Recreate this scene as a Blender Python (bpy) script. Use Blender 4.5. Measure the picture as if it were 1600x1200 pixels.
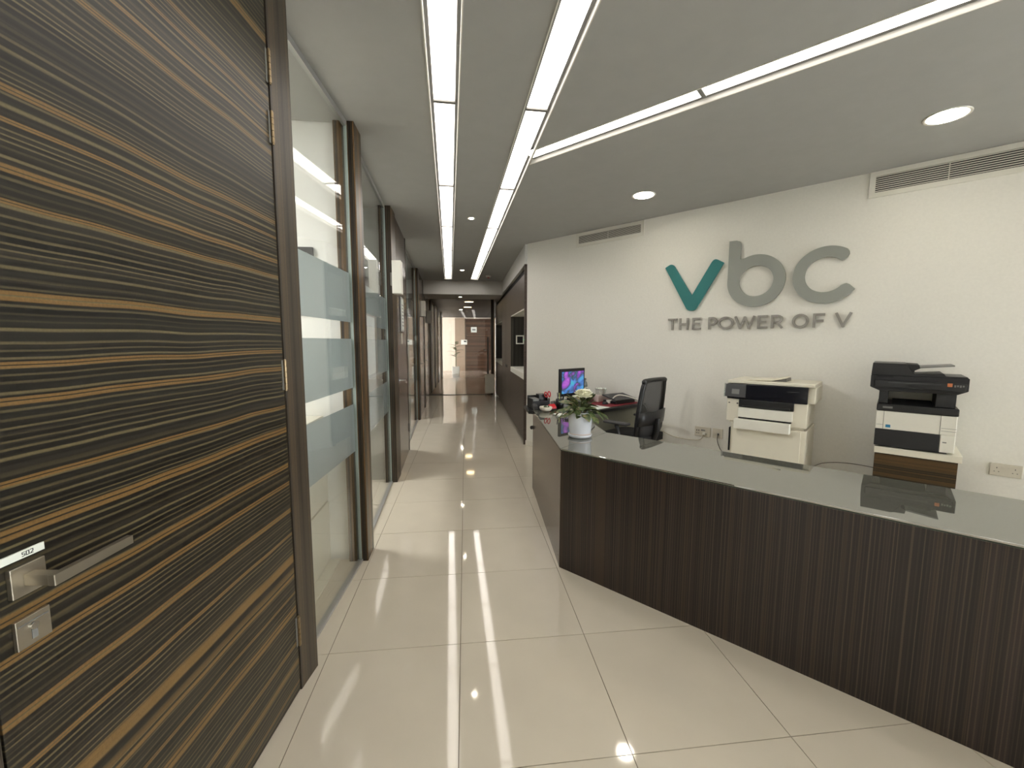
import bpy, bmesh, math, random
from mathutils import Vector, Matrix, noise as mnoise
from mathutils.geometry import tessellate_polygon
random.seed(7)
SC = bpy.context.scene
for o in list(bpy.data.objects):
    bpy.data.objects.remove(o)
COL = SC.collection
PI = math.pi

# ------------------------------------------------------------------ camera
F_PX = 647.1
cam_d = bpy.data.cameras.new('camera'); cam = bpy.data.objects.new('camera', cam_d); COL.objects.link(cam)
cam_d.sensor_width = 36.0; cam_d.lens = F_PX * 36.0 / 1600.0; cam_d.clip_start = 0.03; cam_d.clip_end = 200
yaw, pitch, roll = 0.111834, 0.101609, 0.0022675
CAMH = 1.4264
fw = Vector((math.sin(yaw)*math.cos(pitch), math.cos(yaw)*math.cos(pitch), -math.sin(pitch)))
rt = Vector((math.cos(yaw), -math.sin(yaw), 0)); up = rt.cross(fw)
r2 = rt*math.cos(roll)+up*math.sin(roll); u2 = up*math.cos(roll)-rt*math.sin(roll)
cam.matrix_world = Matrix(((r2.x,u2.x,-fw.x,0),(r2.y,u2.y,-fw.y,0),(r2.z,u2.z,-fw.z,CAMH),(0,0,0,1)))
SC.camera = cam

# ------------------------------------------------------------------ world, exposure
w = bpy.data.worlds.new('daylight'); SC.world = w; w.use_nodes = True
w.node_tree.nodes['Background'].inputs[0].default_value = (0.93, 0.96, 1.0, 1)
w.node_tree.nodes['Background'].inputs[1].default_value = 11.0
SC.view_settings.view_transform = 'Standard'; SC.view_settings.look = 'None'
SC.view_settings.gamma = 1.0; SC.view_settings.use_curve_mapping = False
SC.view_settings.exposure = 0.55
STRIP_E = 4.8      # linear diffusers
DOWN_E = 45.0      # large round downlights
SPOT_E = 60.0      # small spots
OFFICE_E = 46.0     # added office fill panels
SC.cycles.use_denoising = True
SC.cycles.max_bounces = 12; SC.cycles.transparent_max_bounces = 16
SC.cycles.diffuse_bounces = 5; SC.cycles.glossy_bounces = 5
SC.cycles.caustics_reflective = False; SC.cycles.caustics_refractive = False
SC.cycles.sample_clamp_indirect = 6

# ------------------------------------------------------------------ materials
def lin(c):
    return tuple(((v/255)/12.92 if v/255 <= .04045 else ((v/255+.055)/1.055)**2.4) for v in c) + (1,)
def mat(name, c, rough=.5, metal=0, ior=1.5, coat=0, emit=None, es=0, spec=None, bump=None):
    m = bpy.data.materials.new(name); m.use_nodes = True
    nt = m.node_tree; b = nt.nodes['Principled BSDF']
    b.inputs['Base Color'].default_value = lin(c); b.inputs['Roughness'].default_value = rough
    b.inputs['Metallic'].default_value = metal; b.inputs['IOR'].default_value = ior
    b.inputs['Coat Weight'].default_value = coat; b.inputs['Coat Roughness'].default_value = .04
    if spec is not None: b.inputs['Specular IOR Level'].default_value = spec
    if emit: b.inputs['Emission Color'].default_value = lin(emit); b.inputs['Emission Strength'].default_value = es
    # faint procedural mottling so no surface is perfectly flat
    tc = nt.nodes.new('ShaderNodeTexCoord'); nz = nt.nodes.new('ShaderNodeTexNoise')
    nz.inputs['Scale'].default_value = bump[0] if bump else 9; nz.inputs['Detail'].default_value = 4
    nt.links.new(tc.outputs['Object'], nz.inputs['Vector'])
    if bump:
        bp = nt.nodes.new('ShaderNodeBump'); bp.inputs['Strength'].default_value = bump[1]; bp.inputs['Distance'].default_value = .002
        nt.links.new(nz.outputs['Fac'], bp.inputs['Height']); nt.links.new(bp.outputs['Normal'], b.inputs['Normal'])
    if not emit:
        mx = nt.nodes.new('ShaderNodeMix'); mx.data_type = 'RGBA'; mx.blend_type = 'MULTIPLY'
        mr = nt.nodes.new('ShaderNodeMapRange'); mr.inputs['To Min'].default_value = .94; mr.inputs['To Max'].default_value = 1.05
        nt.links.new(nz.outputs['Fac'], mr.inputs['Value'])
        mx.inputs['Factor'].default_value = 1; mx.inputs['A'].default_value = lin(c)
        nt.links.new(mr.outputs['Result'], mx.inputs['B']); nt.links.new(mx.outputs['Result'], b.inputs['Base Color'])
    return m
def wood(name, vec, stops, scale, accent=None, rough=.32, warp=.004, coat=0.0, ior=1.5, acc_scale=12, acc_at=.62):
    """striped zebrano / macassar veneer: stripes vary along the object-space direction vec"""
    m = bpy.data.materials.new(name); m.use_nodes = True; nt = m.node_tree; N = nt.nodes; L = nt.links
    b = N['Principled BSDF']; b.inputs['Roughness'].default_value = rough; b.inputs['Coat Weight'].default_value = coat
    b.inputs['Coat Roughness'].default_value = .12; b.inputs['IOR'].default_value = ior
    tc = N.new('ShaderNodeTexCoord')
    dt = N.new('ShaderNodeVectorMath'); dt.operation = 'DOT_PRODUCT'; dt.inputs[1].default_value = vec
    L.new(tc.outputs['Object'], dt.inputs[0])
    wn = N.new('ShaderNodeTexNoise'); wn.inputs['Scale'].default_value = 1.6; wn.inputs['Detail'].default_value = 2
    L.new(tc.outputs['Object'], wn.inputs['Vector'])
    ma = N.new('ShaderNodeMath'); ma.operation = 'MULTIPLY_ADD'; ma.inputs[1].default_value = warp*2
    L.new(wn.outputs['Fac'], ma.inputs[0]); L.new(dt.outputs['Value'], ma.inputs[2])
    def n1(sc, det, off):
        s = N.new('ShaderNodeMath'); s.operation = 'ADD'; s.inputs[1].default_value = off
        L.new(ma.outputs[0], s.inputs[0])
        n = N.new('ShaderNodeTexNoise'); n.noise_dimensions = '1D'; n.inputs['Scale'].default_value = sc
        n.inputs['Detail'].default_value = det; n.inputs['Roughness'].default_value = .62
        L.new(s.outputs[0], n.inputs['W']); return n.outputs['Fac']
    r = N.new('ShaderNodeValToRGB'); e = r.color_ramp.elements
    while len(e) > 1: e.remove(e[-1])
    e[0].position = stops[0][0]; e[0].color = lin(stops[0][1])
    for p, c in stops[1:]:
        q = e.new(p); q.color = lin(c)
    L.new(n1(scale, 3.5, 11.3), r.inputs['Fac'])
    out = r.outputs['Color']
    if accent:
        mr = N.new('ShaderNodeMapRange'); mr.inputs['From Min'].default_value = acc_at; mr.inputs['From Max'].default_value = acc_at+.05
        L.new(n1(acc_scale, 1.5, 3.1), mr.inputs['Value'])
        # accent only where the fine grain is not at its darkest line
        mm = N.new('ShaderNodeMix'); mm.data_type = 'RGBA'; mm.inputs['B'].default_value = lin(accent)
        sc = N.new('ShaderNodeMath'); sc.operation = 'MULTIPLY'; sc.inputs[1].default_value = .8
        L.new(mr.outputs['Result'], sc.inputs[0]); L.new(sc.outputs[0], mm.inputs['Factor']); L.new(out, mm.inputs['A']); out = mm.outputs['Result']
    # fine pore breakup along the grain
    pn = N.new('ShaderNodeTexNoise'); pn.inputs['Scale'].default_value = 160; pn.inputs['Detail'].default_value = 2
    L.new(tc.outputs['Object'], pn.inputs['Vector'])
    pr = N.new('ShaderNodeMapRange'); pr.inputs['To Min'].default_value = .78; pr.inputs['To Max'].default_value = 1.2
    L.new(pn.outputs['Fac'], pr.inputs['Value'])
    mx = N.new('ShaderNodeMix'); mx.data_type = 'RGBA'; mx.blend_type = 'MULTIPLY'; mx.inputs['Factor'].default_value = 1
    L.new(out, mx.inputs['A']); L.new(pr.outputs['Result'], mx.inputs['B']); L.new(mx.outputs['Result'], b.inputs['Base Color'])
    return m
def zebra(name, vec, darks, tan, gold, freq=70, gfreq=9, rough=.34, warp=.02, line=.55, contrast=.9, gold_w=.13, wscale=2.4):
    """ebony veneer: evenly spaced thin tan lines over dark bands, with wider golden bands split by a dark line"""
    m = bpy.data.materials.new(name); m.use_nodes = True; nt = m.node_tree; N = nt.nodes; L = nt.links
    b = N['Principled BSDF']; b.inputs['Roughness'].default_value = rough
    def math_(op, a, b_=None, c=None):
        n = N.new('ShaderNodeMath'); n.operation = op
        for i,v in enumerate((a,b_,c)):
            if v is None: continue
            if isinstance(v,(int,float)): n.inputs[i].default_value = v
            else: L.new(v, n.inputs[i])
        return n.outputs[0]
    tc = N.new('ShaderNodeTexCoord'); dt = N.new('ShaderNodeVectorMath'); dt.operation = 'DOT_PRODUCT'; dt.inputs[1].default_value = vec
    L.new(tc.outputs['Object'], dt.inputs[0])
    wn = N.new('ShaderNodeTexNoise'); wn.inputs['Scale'].default_value = wscale; wn.inputs['Detail'].default_value = 1.5
    L.new(tc.outputs['Object'], wn.inputs['Vector'])
    c = math_('MULTIPLY_ADD', wn.outputs['Fac'], warp*2, dt.outputs['Value'])
    def n1(sc, det, off):
        n = N.new('ShaderNodeTexNoise'); n.noise_dimensions = '1D'; n.inputs['Scale'].default_value = sc; n.inputs['Detail'].default_value = det
        L.new(math_('ADD', c, off), n.inputs['W']); return n.outputs['Fac']
    ph = math_('MULTIPLY_ADD', n1(freq*.16,1,5.7), 2.6, math_('MULTIPLY', c, freq))
    sn = math_('SINE', math_('MULTIPLY', ph, 2*PI))
    ln = N.new('ShaderNodeMapRange'); ln.inputs['From Min'].default_value = line-.25; ln.inputs['From Max'].default_value = line+.35
    L.new(sn, ln.inputs['Value'])
    amp = N.new('ShaderNodeMapRange'); amp.inputs['From Min'].default_value = .38; amp.inputs['From Max'].default_value = .6; amp.inputs['To Min'].default_value = .25
    L.new(n1(freq*.5,1,2.2), amp.inputs['Value'])
    r = N.new('ShaderNodeValToRGB'); e = r.color_ramp.elements
    while len(e) > 1: e.remove(e[-1])
    for k,(p,q) in enumerate(darks):
        el = e[0] if k == 0 else e.new(p); el.position = p; el.color = lin(q)
    L.new(n1(freq*.35,2.5,9.1), r.inputs['Fac'])
    m1 = N.new('ShaderNodeMix'); m1.data_type = 'RGBA'; m1.inputs['B'].default_value = lin(tan)
    L.new(math_('MULTIPLY', math_('MULTIPLY', ln.outputs['Result'], amp.outputs['Result']), contrast), m1.inputs['Factor']); L.new(r.outputs['Color'], m1.inputs['A'])
    g = math_('MULTIPLY_ADD', n1(gfreq*.45,1,1.3), 2.2, math_('MULTIPLY', c, gfreq))
    dist = math_('ABSOLUTE', math_('SUBTRACT', math_('FRACT', g), .5))
    gb = N.new('ShaderNodeMapRange'); gb.inputs['From Min'].default_value = gold_w; gb.inputs['From Max'].default_value = gold_w*.75
    L.new(dist, gb.inputs['Value'])
    dl_ = N.new('ShaderNodeMapRange'); dl_.inputs['From Min'].default_value = .006; dl_.inputs['From Max'].default_value = .02
    L.new(dist, dl_.inputs['Value'])
    m2 = N.new('ShaderNodeMix'); m2.data_type = 'RGBA'; m2.inputs['B'].default_value = lin(gold)
    L.new(math_('MULTIPLY', math_('MULTIPLY', gb.outputs['Result'], dl_.outputs['Result']), .9), m2.inputs['Factor']); L.new(m1.outputs['Result'], m2.inputs['A'])
    pn = N.new('ShaderNodeTexNoise'); pn.inputs['Scale'].default_value = 220; L.new(tc.outputs['Object'], pn.inputs['Vector'])
    pr = N.new('ShaderNodeMapRange'); pr.inputs['To Min'].default_value = .72; pr.inputs['To Max'].default_value = 1.28; L.new(pn.outputs['Fac'], pr.inputs['Value'])
    mx = N.new('ShaderNodeMix'); mx.data_type = 'RGBA'; mx.blend_type = 'MULTIPLY'; mx.inputs['Factor'].default_value = 1
    L.new(m2.outputs['Result'], mx.inputs['A']); L.new(pr.outputs['Result'], mx.inputs['B']); L.new(mx.outputs['Result'], b.inputs['Base Color'])
    return m
def glass(name, tint=(235,245,240), ior=1.5):
    m = bpy.data.materials.new(name); m.use_nodes = True; nt = m.node_tree; N = nt.nodes; L = nt.links
    N.remove(N['Principled BSDF']); out = N['Material Output']
    fr = N.new('ShaderNodeFresnel'); fr.inputs['IOR'].default_value = ior
    ge = N.new('ShaderNodeNewGeometry'); mi = N.new('ShaderNodeMapRange'); mi.inputs['To Min'].default_value = ior; mi.inputs['To Max'].default_value = 1/ior
    L.new(ge.outputs['Backfacing'], mi.inputs['Value']); L.new(mi.outputs['Result'], fr.inputs['IOR'])   # same reflectance on both faces of the thin pane
    t = N.new('ShaderNodeBsdfTransparent'); t.inputs[0].default_value = lin(tint)
    g = N.new('ShaderNodeBsdfGlossy'); g.inputs['Roughness'].default_value = 0.0
    mx = N.new('ShaderNodeMixShader'); L.new(fr.outputs[0], mx.inputs[0]); L.new(t.outputs[0], mx.inputs[1]); L.new(g.outputs[0], mx.inputs[2])
    L.new(mx.outputs[0], out.inputs['Surface']); return m
def frosted(name, c):
    m = bpy.data.materials.new(name); m.use_nodes = True; nt = m.node_tree; N = nt.nodes; L = nt.links
    N.remove(N['Principled BSDF']); out = N['Material Output']
    t = N.new('ShaderNodeBsdfTranslucent'); t.inputs[0].default_value = lin(c)
    d = N.new('ShaderNodeBsdfDiffuse'); d.inputs[0].default_value = lin(c)
    m1 = N.new('ShaderNodeMixShader'); m1.inputs[0].default_value = .38
    L.new(t.outputs[0], m1.inputs[1]); L.new(d.outputs[0], m1.inputs[2])
    tr = N.new('ShaderNodeBsdfTransparent'); m2 = N.new('ShaderNodeMixShader'); m2.inputs[0].default_value = .02
    L.new(m1.outputs[0], m2.inputs[1]); L.new(tr.outputs[0], m2.inputs[2])
    L.new(m2.outputs[0], out.inputs['Surface']); return m
def emis(name, c, s):
    m = bpy.data.materials.new(name); m.use_nodes = True; nt = m.node_tree; N = nt.nodes
    N.remove(N['Principled BSDF']); e = N.new('ShaderNodeEmission'); e.inputs[0].default_value = lin(c); e.inputs[1].default_value = s
    nt.links.new(e.outputs[0], N['Material Output'].inputs['Surface']); return m
def glossytop(name, c, ior):
    m = bpy.data.materials.new(name); m.use_nodes = True; nt = m.node_tree; N = nt.nodes; L = nt.links
    b = N['Principled BSDF']; b.inputs['Base Color'].default_value = lin(c); b.inputs['Roughness'].default_value = .015; b.inputs['IOR'].default_value = ior
    return m

M = {}
M['wall'] = mat('wall_paint', (228,226,219), .75, bump=(60,.08))
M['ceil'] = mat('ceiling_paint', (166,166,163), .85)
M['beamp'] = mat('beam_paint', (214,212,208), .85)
M['office'] = mat('office_paint', (238,237,232), .8)
M['trimw'] = mat('white_trim', (222,219,210), .45)
M['grey'] = mat('grey_metal', (120,119,115), .5)
M['housing'] = mat('fixture_housing', (196,195,190), .5)
M['diff'] = emis('light_diffuser', (255,247,238), STRIP_E)
M['down'] = emis('downlight_lens', (255,246,228), DOWN_E)
M['spot'] = emis('spot_lens', (255,244,222), SPOT_E)
M['warm'] = emis('warm_lens', (255,222,170), 12)
M['office_fill'] = emis('office_fill_lens', (255,253,250), OFFICE_E)
M['tile'] = mat('porcelain_tile', (214,205,188), .05, ior=1.52, bump=(5,.015))
M['grout'] = mat('tile_grout', (112,98,80), .8)
M['lobbyfloor'] = mat('lobby_floor', (206,188,174), .09)
dk = (22,17,11)
M['door'] = zebra('zebrano_door', (0,0,1), [(.3,(13,11,7)),(.45,(30,28,22)),(.52,(20,17,11)),(.62,(40,36,29)),(.7,(18,15,10))], (98,88,62), (114,88,50), freq=66, gfreq=9.5, rough=.36, warp=.011, gold_w=.095)
M['frame'] = zebra('zebrano_frame', (1.3,1,0), [(.3,(34,29,24)),(.5,(58,51,43)),(.65,(44,38,32))], (84,75,62), (78,66,52), freq=90, gfreq=14, rough=.4, warp=.002)
M['post'] = zebra('zebrano_post', (1,1,0), [(.3,(14,11,8)),(.5,(34,27,20)),(.65,(20,16,12))], (88,72,50), (104,78,46), freq=75, gfreq=18, rough=.32, warp=.003)
M['counter'] = zebra('macassar_counter', (1,1,0), [(.3,(20,14,11)),(.45,(36,27,23)),(.55,(26,19,16)),(.66,(44,33,30))], (70,57,48), (58,44,34), freq=85, gfreq=11, rough=.3, warp=.002, contrast=1.0, gold_w=.10)
M['cside'] = wood('macassar_side', (0,1,0), [(.3,(58,46,38)),(.5,(84,70,60)),(.65,(104,88,76))], 30, rough=.22, warp=.002)
M['cabw'] = wood('cabinet_veneer', (0,.25,1), [(.3,(56,46,39)),(.45,(78,66,57)),(.55,(62,51,44)),(.68,(84,72,63))], 40, rough=.42, warp=.004)
M['niche'] = wood('dark_striped_veneer', (1,0,0), [(.3,(16,15,12)),(.5,(40,38,32)),(.65,(70,68,58))], 26, rough=.35)
M['door2'] = wood('brown_door', (0,0,1), [(.3,(40,29,24)),(.5,(66,50,42)),(.65,(84,66,56))], 40, rough=.2, warp=.004)
M['enddoor'] = wood('end_door', (0,0,1), [(.3,(44,30,22)),(.5,(74,53,40)),(.65,(96,70,54))], 9, rough=.25, warp=.004)
M['riser'] = zebra('zebrano_riser', (0,0,1), [(.3,(24,18,10)),(.5,(44,34,20)),(.65,(32,24,14))], (88,70,44), (90,68,38), freq=80, gfreq=16, rough=.42, warp=.004)
M['glass'] = glass('clear_glass', (250,251,250))
M['frost'] = frosted('frosted_film', (190,197,198))
M['glassedge'] = mat('glass_edge', (148,160,156), .15, ior=1.5)
M['steel'] = mat('brushed_steel', (184,177,162), .4, metal=1)
M['brass'] = mat('aged_hinge', (150,132,104), .34, metal=1)
M['chrome'] = mat('chrome', (205,205,205), .12, metal=1)
M['top'] = glossytop('glass_worktop', (92,92,84), 3.8)
M['topedge'] = mat('worktop_glass_edge', (60,70,60), .1)
M['teal'] = mat('teal_lettering', (26,112,112), .5)
M['lgrey'] = mat('grey_lettering', (146,149,143), .5)
M['tgrey'] = mat('tagline_lettering', (144,140,134), .5)
M['white'] = mat('white_plastic', (226,224,214), .4)
M['cream'] = mat('cream_laminate', (224,219,203), .4)
M['black'] = mat('black_plastic', (20,20,22), .38)
M['black2'] = mat('black_textured_plastic', (30,30,32), .6, bump=(200,.2))
M['gloss'] = mat('gloss_black', (12,14,24), .12)
M['dgrey'] = mat('dark_grey_plastic', (58,58,60), .5)
M['mgrey'] = mat('mid_grey_plastic', (120,120,118), .5)
M['slot'] = mat('shadow_slot', (10,8,10), .8)
M['louvre'] = mat('louvre_metal', (200,195,186), .45)
M['fabric'] = mat('black_fabric', (16,16,18), .9, bump=(300,.4))
M['pot'] = mat('white_ceramic', (226,230,238), .2)
M['soil'] = mat('soil', (46,36,28), .95)
M['red'] = mat('red_plastic', (186,30,40), .35)
M['redmat'] = mat('dark_red_mat', (122,26,38), .6)
M['paper'] = mat('paper', (224,228,220), .7)
M['pink'] = mat('pale_pink', (214,196,190), .5)
M['stem'] = mat('stem', (70,84,46), .6)
M['outlet'] = mat('socket_plate', (206,200,186), .35)
M['blue'] = mat('blue_sticker', (52,130,172), .5)
M['orange'] = mat('orange_button', (190,110,66), .4)
M['cable'] = mat('pale_cable', (190,182,162), .5)
M['cabled'] = mat('dark_cable', (70,64,56), .5)
M['pic'] = mat('picture_paper', (190,194,190), .6)
M['darkceil'] = mat('dark_gloss_ceiling', (34,31,30), .5)
M['beige'] = mat('beige_panel', (150,128,106), .5)
M['warmwall'] = mat('pale_warm_wall', (222,206,186), .6)
M['gframe'] = mat('pale_metal', (180,180,178), .35, metal=.6)
# leaf: variegated green
def leafmat():
    m = bpy.data.materials.new('variegated_leaf'); m.use_nodes = True; nt = m.node_tree; N = nt.nodes; L = nt.links
    b = N['Principled BSDF']; b.inputs['Roughness'].default_value = .45
    tc = N.new('ShaderNodeTexCoord'); n = N.new('ShaderNodeTexNoise'); n.inputs['Scale'].default_value = 38; n.inputs['Detail'].default_value = 3
    oi = N.new('ShaderNodeObjectInfo'); ad = N.new('ShaderNodeVectorMath'); ad.operation = 'ADD'
    L.new(tc.outputs['Object'], ad.inputs[0]); L.new(oi.outputs['Random'], ad.inputs[1]); L.new(ad.outputs[0], n.inputs['Vector'])
    r = N.new('ShaderNodeValToRGB'); e = r.color_ramp.elements
    e[0].position = .36; e[0].color = lin((52,70,40)); e[1].position = .70; e[1].color = lin((176,172,128))
    q = e.new(.54); q.color = lin((92,108,62)); q = e.new(.62); q.color = lin((140,112,92))
    L.new(n.outputs['Fac'], r.inputs['Fac']); L.new(r.outputs['Color'], b.inputs['Base Color']); return m
M['leaf'] = leafmat()
M['petal'] = mat('ivory_petal', (244,243,222), .6)
M['succ'] = mat('green_succulent', (74,92,60), .6)
def screenmat(name, cols, strength, scale):
    m = bpy.data.materials.new(name); m.use_nodes = True; nt = m.node_tree; N = nt.nodes; L = nt.links
    b = N['Principled BSDF']; b.inputs['Base Color'].default_value = (.01,.01,.01,1); b.inputs['Roughness'].default_value = .2
    tc = N.new('ShaderNodeTexCoord'); n = N.new('ShaderNodeTexNoise'); n.inputs['Scale'].default_value = scale; n.inputs['Detail'].default_value = 3; n.inputs['Distortion'].default_value = .4
    L.new(tc.outputs['Object'], n.inputs['Vector'])
    r = N.new('ShaderNodeValToRGB'); e = r.color_ramp.elements
    while len(e) > 1: e.remove(e[-1])
    e[0].position = cols[0][0]; e[0].color = lin(cols[0][1])
    for p, c in cols[1:]: q = e.new(p); q.color = lin(c)
    L.new(n.outputs['Fac'], r.inputs['Fac']); L.new(r.outputs['Color'], b.inputs['Emission Color']); b.inputs['Emission Strength'].default_value = strength
    return m
M['screen'] = screenmat('monitor_picture', [(.34,(70,190,205)),(.44,(90,150,230)),(.50,(70,110,170)),(.53,(60,80,70)),(.57,(130,70,180)),(.66,(205,110,225))], .6, 7)
M['poster'] = mat('colour_print', (90,110,190), .5)

# ------------------------------------------------------------------ geometry helpers
class MB:
    def __init__(s): s.v = []; s.f = []; s.sm = []
    def add(s, vs, fs, smooth=False):
        n = len(s.v); s.v += [tuple(v) for v in vs]; s.f += [tuple(i+n for i in f) for f in fs]; s.sm += [smooth]*len(fs); return s
    def box(s, x0, x1, y0, y1, z0, z1):
        if x0 > x1: x0, x1 = x1, x0
        if y0 > y1: y0, y1 = y1, y0
        if z0 > z1: z0, z1 = z1, z0
        return s.add([(x0,y0,z0),(x1,y0,z0),(x1,y1,z0),(x0,y1,z0),(x0,y0,z1),(x1,y0,z1),(x1,y1,z1),(x0,y1,z1)],
                     [(0,3,2,1),(4,5,6,7),(0,1,5,4),(1,2,6,5),(2,3,7,6),(3,0,4,7)])
    def prism(s, poly, z0, z1):
        """poly: CCW xy list"""
        a = sum(poly[i][0]*poly[(i+1)%len(poly)][1]-poly[(i+1)%len(poly)][0]*poly[i][1] for i in range(len(poly)))
        if a < 0: poly = poly[::-1]
        n = len(poly); vs = [(x,y,z0) for x,y in poly]+[(x,y,z1) for x,y in poly]
        tri = tessellate_polygon([[Vector((x,y,0)) for x,y in poly]])
        fs = []
        for t in tri:
            A,B,C = [poly[i] for i in t]
            cr = (B[0]-A[0])*(C[1]-A[1])-(B[1]-A[1])*(C[0]-A[0])
            t = tuple(t) if cr > 0 else tuple(t[::-1])
            fs += [tuple(t[::-1]), tuple(i+n for i in t)]
        fs += [(i,(i+1)%n,(i+1)%n+n,i+n) for i in range(n)]
        return s.add(vs, fs)
    def prof(s, poly, y0, y1):
        """poly in (x,z), extruded along y"""
        m = MB().prism(poly, y0, y1)
        return s.add([(x,-z,y) if False else (x,z,y) for x,y,z in m.v], [f[::-1] for f in m.f])
    def profx(s, poly, x0, x1):
        """poly in (y,z), extruded along x"""
        m = MB().prism(poly, x0, x1)
        return s.add([(z,x,y) for x,y,z in m.v], m.f)
    def cyl(s, c, r, h, axis='z', n=24, r2=None, cap=True, smooth=True):
        r2 = r if r2 is None else r2
        vs = []; 
        for k,(rr,t) in enumerate(((r,0),(r2,h))):
            for i in range(n):
                a = 2*PI*i/n; x,y = rr*math.cos(a), rr*math.sin(a)
                p = {'z':(x,y,t),'x':(t,x,y),'y':(y,t,x)}[axis]
                vs.append((c[0]+p[0],c[1]+p[1],c[2]+p[2]))
        s.add(vs, [(i,(i+1)%n,(i+1)%n+n,i+n) for i in range(n)], smooth)
        if cap:
            s.add(vs[:n], [tuple(range(n))[::-1]]); s.add(vs[n:], [tuple(range(n))])
        return s
    def lathe(s, prof, c=(0,0,0), n=28, cap=True):
        vs = []
        for r,z in prof:
            for i in range(n):
                a = 2*PI*i/n; vs.append((c[0]+r*math.cos(a), c[1]+r*math.sin(a), c[2]+z))
        fs = []
        for k in range(len(prof)-1):
            for i in range(n): j = (i+1)%n; fs.append((k*n+i,k*n+j,(k+1)*n+j,(k+1)*n+i))
        s.add(vs, fs, True)
        if cap:
            if prof[0][0] > 1e-4: s.add(vs[:n], [tuple(range(n))[::-1]])
            if prof[-1][0] > 1e-4: s.add(vs[-n:], [tuple(range(n))])
        return s
    def tube(s, pts, r, n=8, closed=False):
        pts = [Vector(p) for p in pts]; vs = []; fs = []; N = len(pts)
        u = None
        for i,p in enumerate(pts):
            t = (pts[min(i+1,N-1)]-pts[max(i-1,0)]).normalized()
            if u is None:
                u = t.orthogonal().normalized()
            u = (u-t*u.dot(t)).normalized(); v = t.cross(u)
            rr = r[i] if isinstance(r,(list,tuple)) else r
            for k in range(n):
                a = 2*PI*k/n; vs.append(p+u*rr*math.cos(a)+v*rr*math.sin(a))
        for i in range(N-1):
            for k in range(n): j=(k+1)%n; fs.append((i*n+k,i*n+j,(i+1)*n+j,(i+1)*n+k))
        s.add(vs, fs, True); s.add(vs[:n],[tuple(range(n))[::-1]]); s.add(vs[-n:],[tuple(range(n))])
        return s
    def mesh(s, name, m):
        me = bpy.data.meshes.new(name); me.from_pydata(s.v, [], s.f)
        for p,k in zip(me.polygons, s.sm): p.use_smooth = k
        if m: me.materials.append(m)
        me.update(); return me
    def build(s, name, m, parent=None, bev=0, seg=2, loc=None, rotz=0):
        o = bpy.data.objects.new(name, s.mesh(name, m)); COL.objects.link(o)
        if parent: o.parent = parent
        if loc: o.location = loc
        if rotz: o.rotation_euler.z = rotz
        if bev:
            b = o.modifiers.new('bevel','BEVEL'); b.width = bev; b.segments = seg; b.limit_method = 'ANGLE'; b.angle_limit = .6
        return o
def tag(o, label=None, cat=None, group=None, kind=None):
    if label: o['label'] = label
    if cat: o['category'] = cat
    if group: o['group'] = group
    if kind: o['kind'] = kind
    return o
def thing(name, label, cat, loc=(0,0,0), rotz=0, group=None, kind=None):
    o = bpy.data.objects.new(name, None); o.empty_display_size = .1; COL.objects.link(o)
    o.location = loc; o.rotation_euler = (0,0,rotz); return tag(o, label, cat, group, kind)
def struct(name, mb, m, label=None, cat=None, bev=0):
    o = mb.build(name, m, bev=bev); o['kind'] = 'structure'
    if label: o['label'] = label
    if cat: o['category'] = cat
    return o
def copy_tree(o, parent=None):
    c = o.copy(); COL.objects.link(c)
    if parent: c.parent = parent
    for ch in list(o.children): copy_tree(ch, c)
    return c
def proj(x, y, z):
    p = Vector((x,y,z-CAMH)); d = p.dot(fw)
    return (800+F_PX*p.dot(r2)/d, 600-F_PX*p.dot(u2)/d, d)
def catmull(pts, k=6):
    pts = [Vector(p) for p in pts]; out = []
    P = [pts[0]]+pts+[pts[-1]]
    for i in range(1, len(P)-2):
        for j in range(k):
            t = j/k; a,b,c,d = P[i-1:i+3]
            out.append(.5*((2*b)+(c-a)*t+(2*a-5*b+4*c-d)*t*t+(3*b-a-3*c+d)*t**3))
    out.append(pts[-1]); return out

# wall frame of the logo wall
WA = Vector((.827,5.578)); WD = Vector((.657,-.754)).normalized(); WN = Vector((.754,.657)).normalized()
WROT = math.atan2(WD.y, WD.x)
def W(s, off=0, z=0): p = WA+WD*s-WN*off; return (p.x, p.y, z)
CZ = 2.715
def LX(y): return -.644-.0385*(y-2.83)      # front plane of the corridor's left side

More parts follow.
